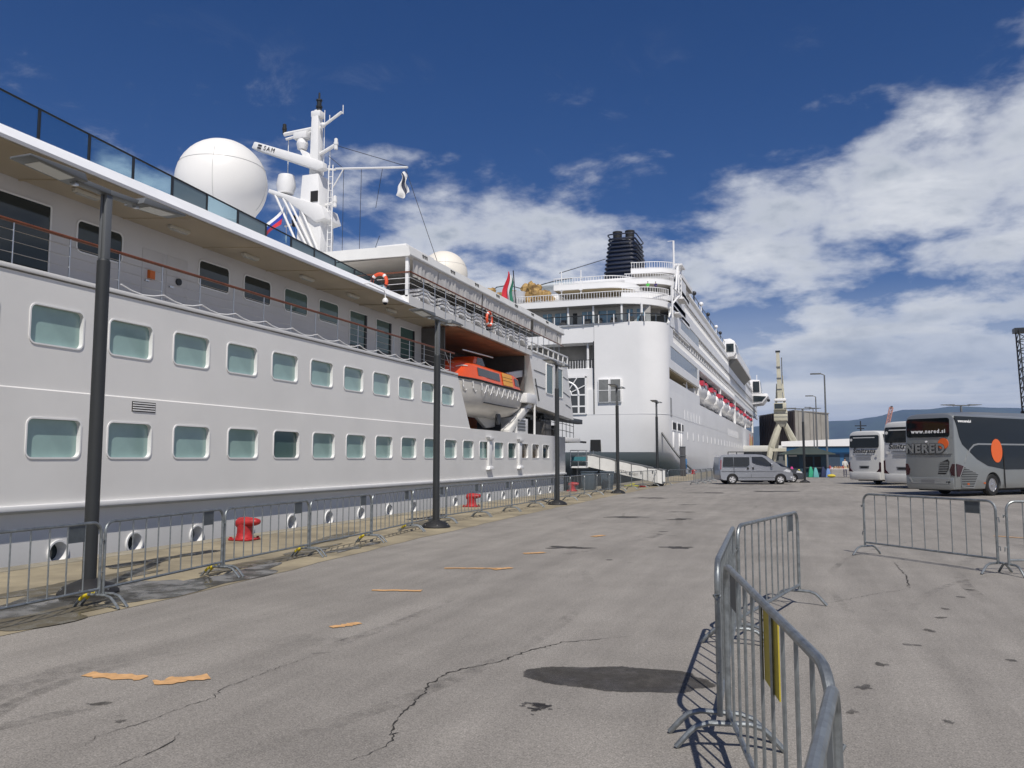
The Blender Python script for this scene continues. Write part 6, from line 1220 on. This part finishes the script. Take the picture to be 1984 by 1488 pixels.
# lattice crane at the right, far crane, mast
def lattice(mb, a, b, w, n, r):
    a = Vector(a); b = Vector(b); d = (b - a).normalized(); u = d.cross(Vector((0, 1, 0)));  u = u.normalized() if u.length > .05 else Vector((1, 0, 0)); v = d.cross(u)
    cs = [(u * sx + v * sy) * w / 2 for sx, sy in ((-1, -1), (1, -1), (1, 1), (-1, 1))]
    for c in cs: mb.beam(a + c, b + c, r * 1.5)
    for i in range(n):
        p = a.lerp(b, i / n); q = a.lerp(b, (i + 1) / n)
        for j in range(4): mb.beam(p + cs[j], q + cs[(j + 1) % 4], r); mb.beam(q + cs[j], q + cs[(j + 1) % 4], r)
ty = thing('lattice_crane', 'dark lattice harbour crane with an orange machinery house behind the grey coach', 'crane', (31.6, 138, 0))
mb = MB(); lattice(mb, (.4, 0, 8), (.1, 0, 20.5), 2.2, 9, .1); part('lattice_tower', mb, DARKM, ty, smooth=0); part('machinery_house', MB().box(-.6, 4, -1.5, 1.5, 5.2, 8.6), mat('crane_orange', (.55, .22, .03), .5), ty, bevel=.05); part('pedestal', MB().box(.3, 2.5, -1, 1, 0, 5.2), mat('crane_grey', (.2, .2, .2), .6), ty); part('hoist_wire', MB().beam((-1.2, 0, 20.3), (-.9, 0, 8.2), .12), BLACK, ty); part('tower_head', MB().box(-1.5, 2, -.8, .8, 20.2, 20.9), DARKM, ty); part('hook_block', MB().box(-1.1, -.6, -.3, .3, 7.6, 8.6), BLACK, ty)
fc = thing('far_crane', 'small red and white lattice crane jib far off above the white coaches', 'crane', (39.7, 438, 0)); mb = MB(); lattice(mb, (-1.5, 0, 12), (2.0, 0, 26.5), 1.5, 8, .25); part('jib', mb, mat('crane_pink', (.5, .25, .2), .6), fc, smooth=0); part('tower', MB().beam((-1.5, 0, 0), (-1.5, 0, 13), 1.4), mat('crane_pink', (.5, .25, .2), .6), fc); part('jib_head', MB().box(1.6, 2.6, -.5, .5, 26, 27.2), DARKM, fc); part('cab', MB().box(-3.2, 0, -1.5, 1.5, 10, 13), mat('crane_amber', (.55, .3, .06), .5), fc)
pm = thing('signal_mast', 'thin dark mast with cross arms far off above the smaller white coach', 'mast', (20.4, 325, 0)); part('pole', MB().tube([(0, 0, 0), (0, 0, 15.4)], [.5, .2], 6), DARKM, pm)
for z_, w_ in ((13.6, 2.0), (12.6, 1.2)): part('cross_arm', MB().beam((-w_, 0, z_), (w_, 0, z_), .35), DARKM, pm)
# distant sheds on the far shore
rnd = random.Random(21)
for k in range(1, 3):
    x = 60 + k * 95; y = 1500 + rnd.uniform(-100, 200); t = thing('shore_shed', 'tiny pale warehouse on the far shore below the hills', 'building', (x * 2.2 - 200, y, 0), 0, 'far shore warehouses')
    w_ = rnd.uniform(18, 40); part('wall', MB().box(0, w_, 0, 14, 0, rnd.uniform(7, 14)), mat('far_shed_%d' % (k % 3), ((.4, .38, .36), (.3, .31, .33), (.45, .42, .38))[k % 3], .8), t); part('roof', MB().prism([(-1, 13), (w_ / 2, 17), (w_ + 1, 13)], 'y', -1, 15), mat('far_roof', (.3, .27, .25), .8), t)
# ================================================================== sea air
hz = MB().box(-6150, 6150, -350, 8850, -5.5, 470)
hzm = bpy.data.materials.new('sea_haze'); hzm.use_nodes = True; nt = hzm.node_tree; nt.nodes.clear()
pv = nt.nodes.new('ShaderNodeVolumePrincipled'); pv.inputs['Color'].default_value = (.38, .57, 1., 1); pv.inputs['Density'].default_value = .00008; pv.inputs['Anisotropy'].default_value = .0
ou = nt.nodes.new('ShaderNodeOutputMaterial'); nt.links.new(pv.outputs[0], ou.inputs['Volume'])
hzo = put('haze', hz.mesh('haze', hzm, smooth=0)); hzo['kind'] = 'stuff'
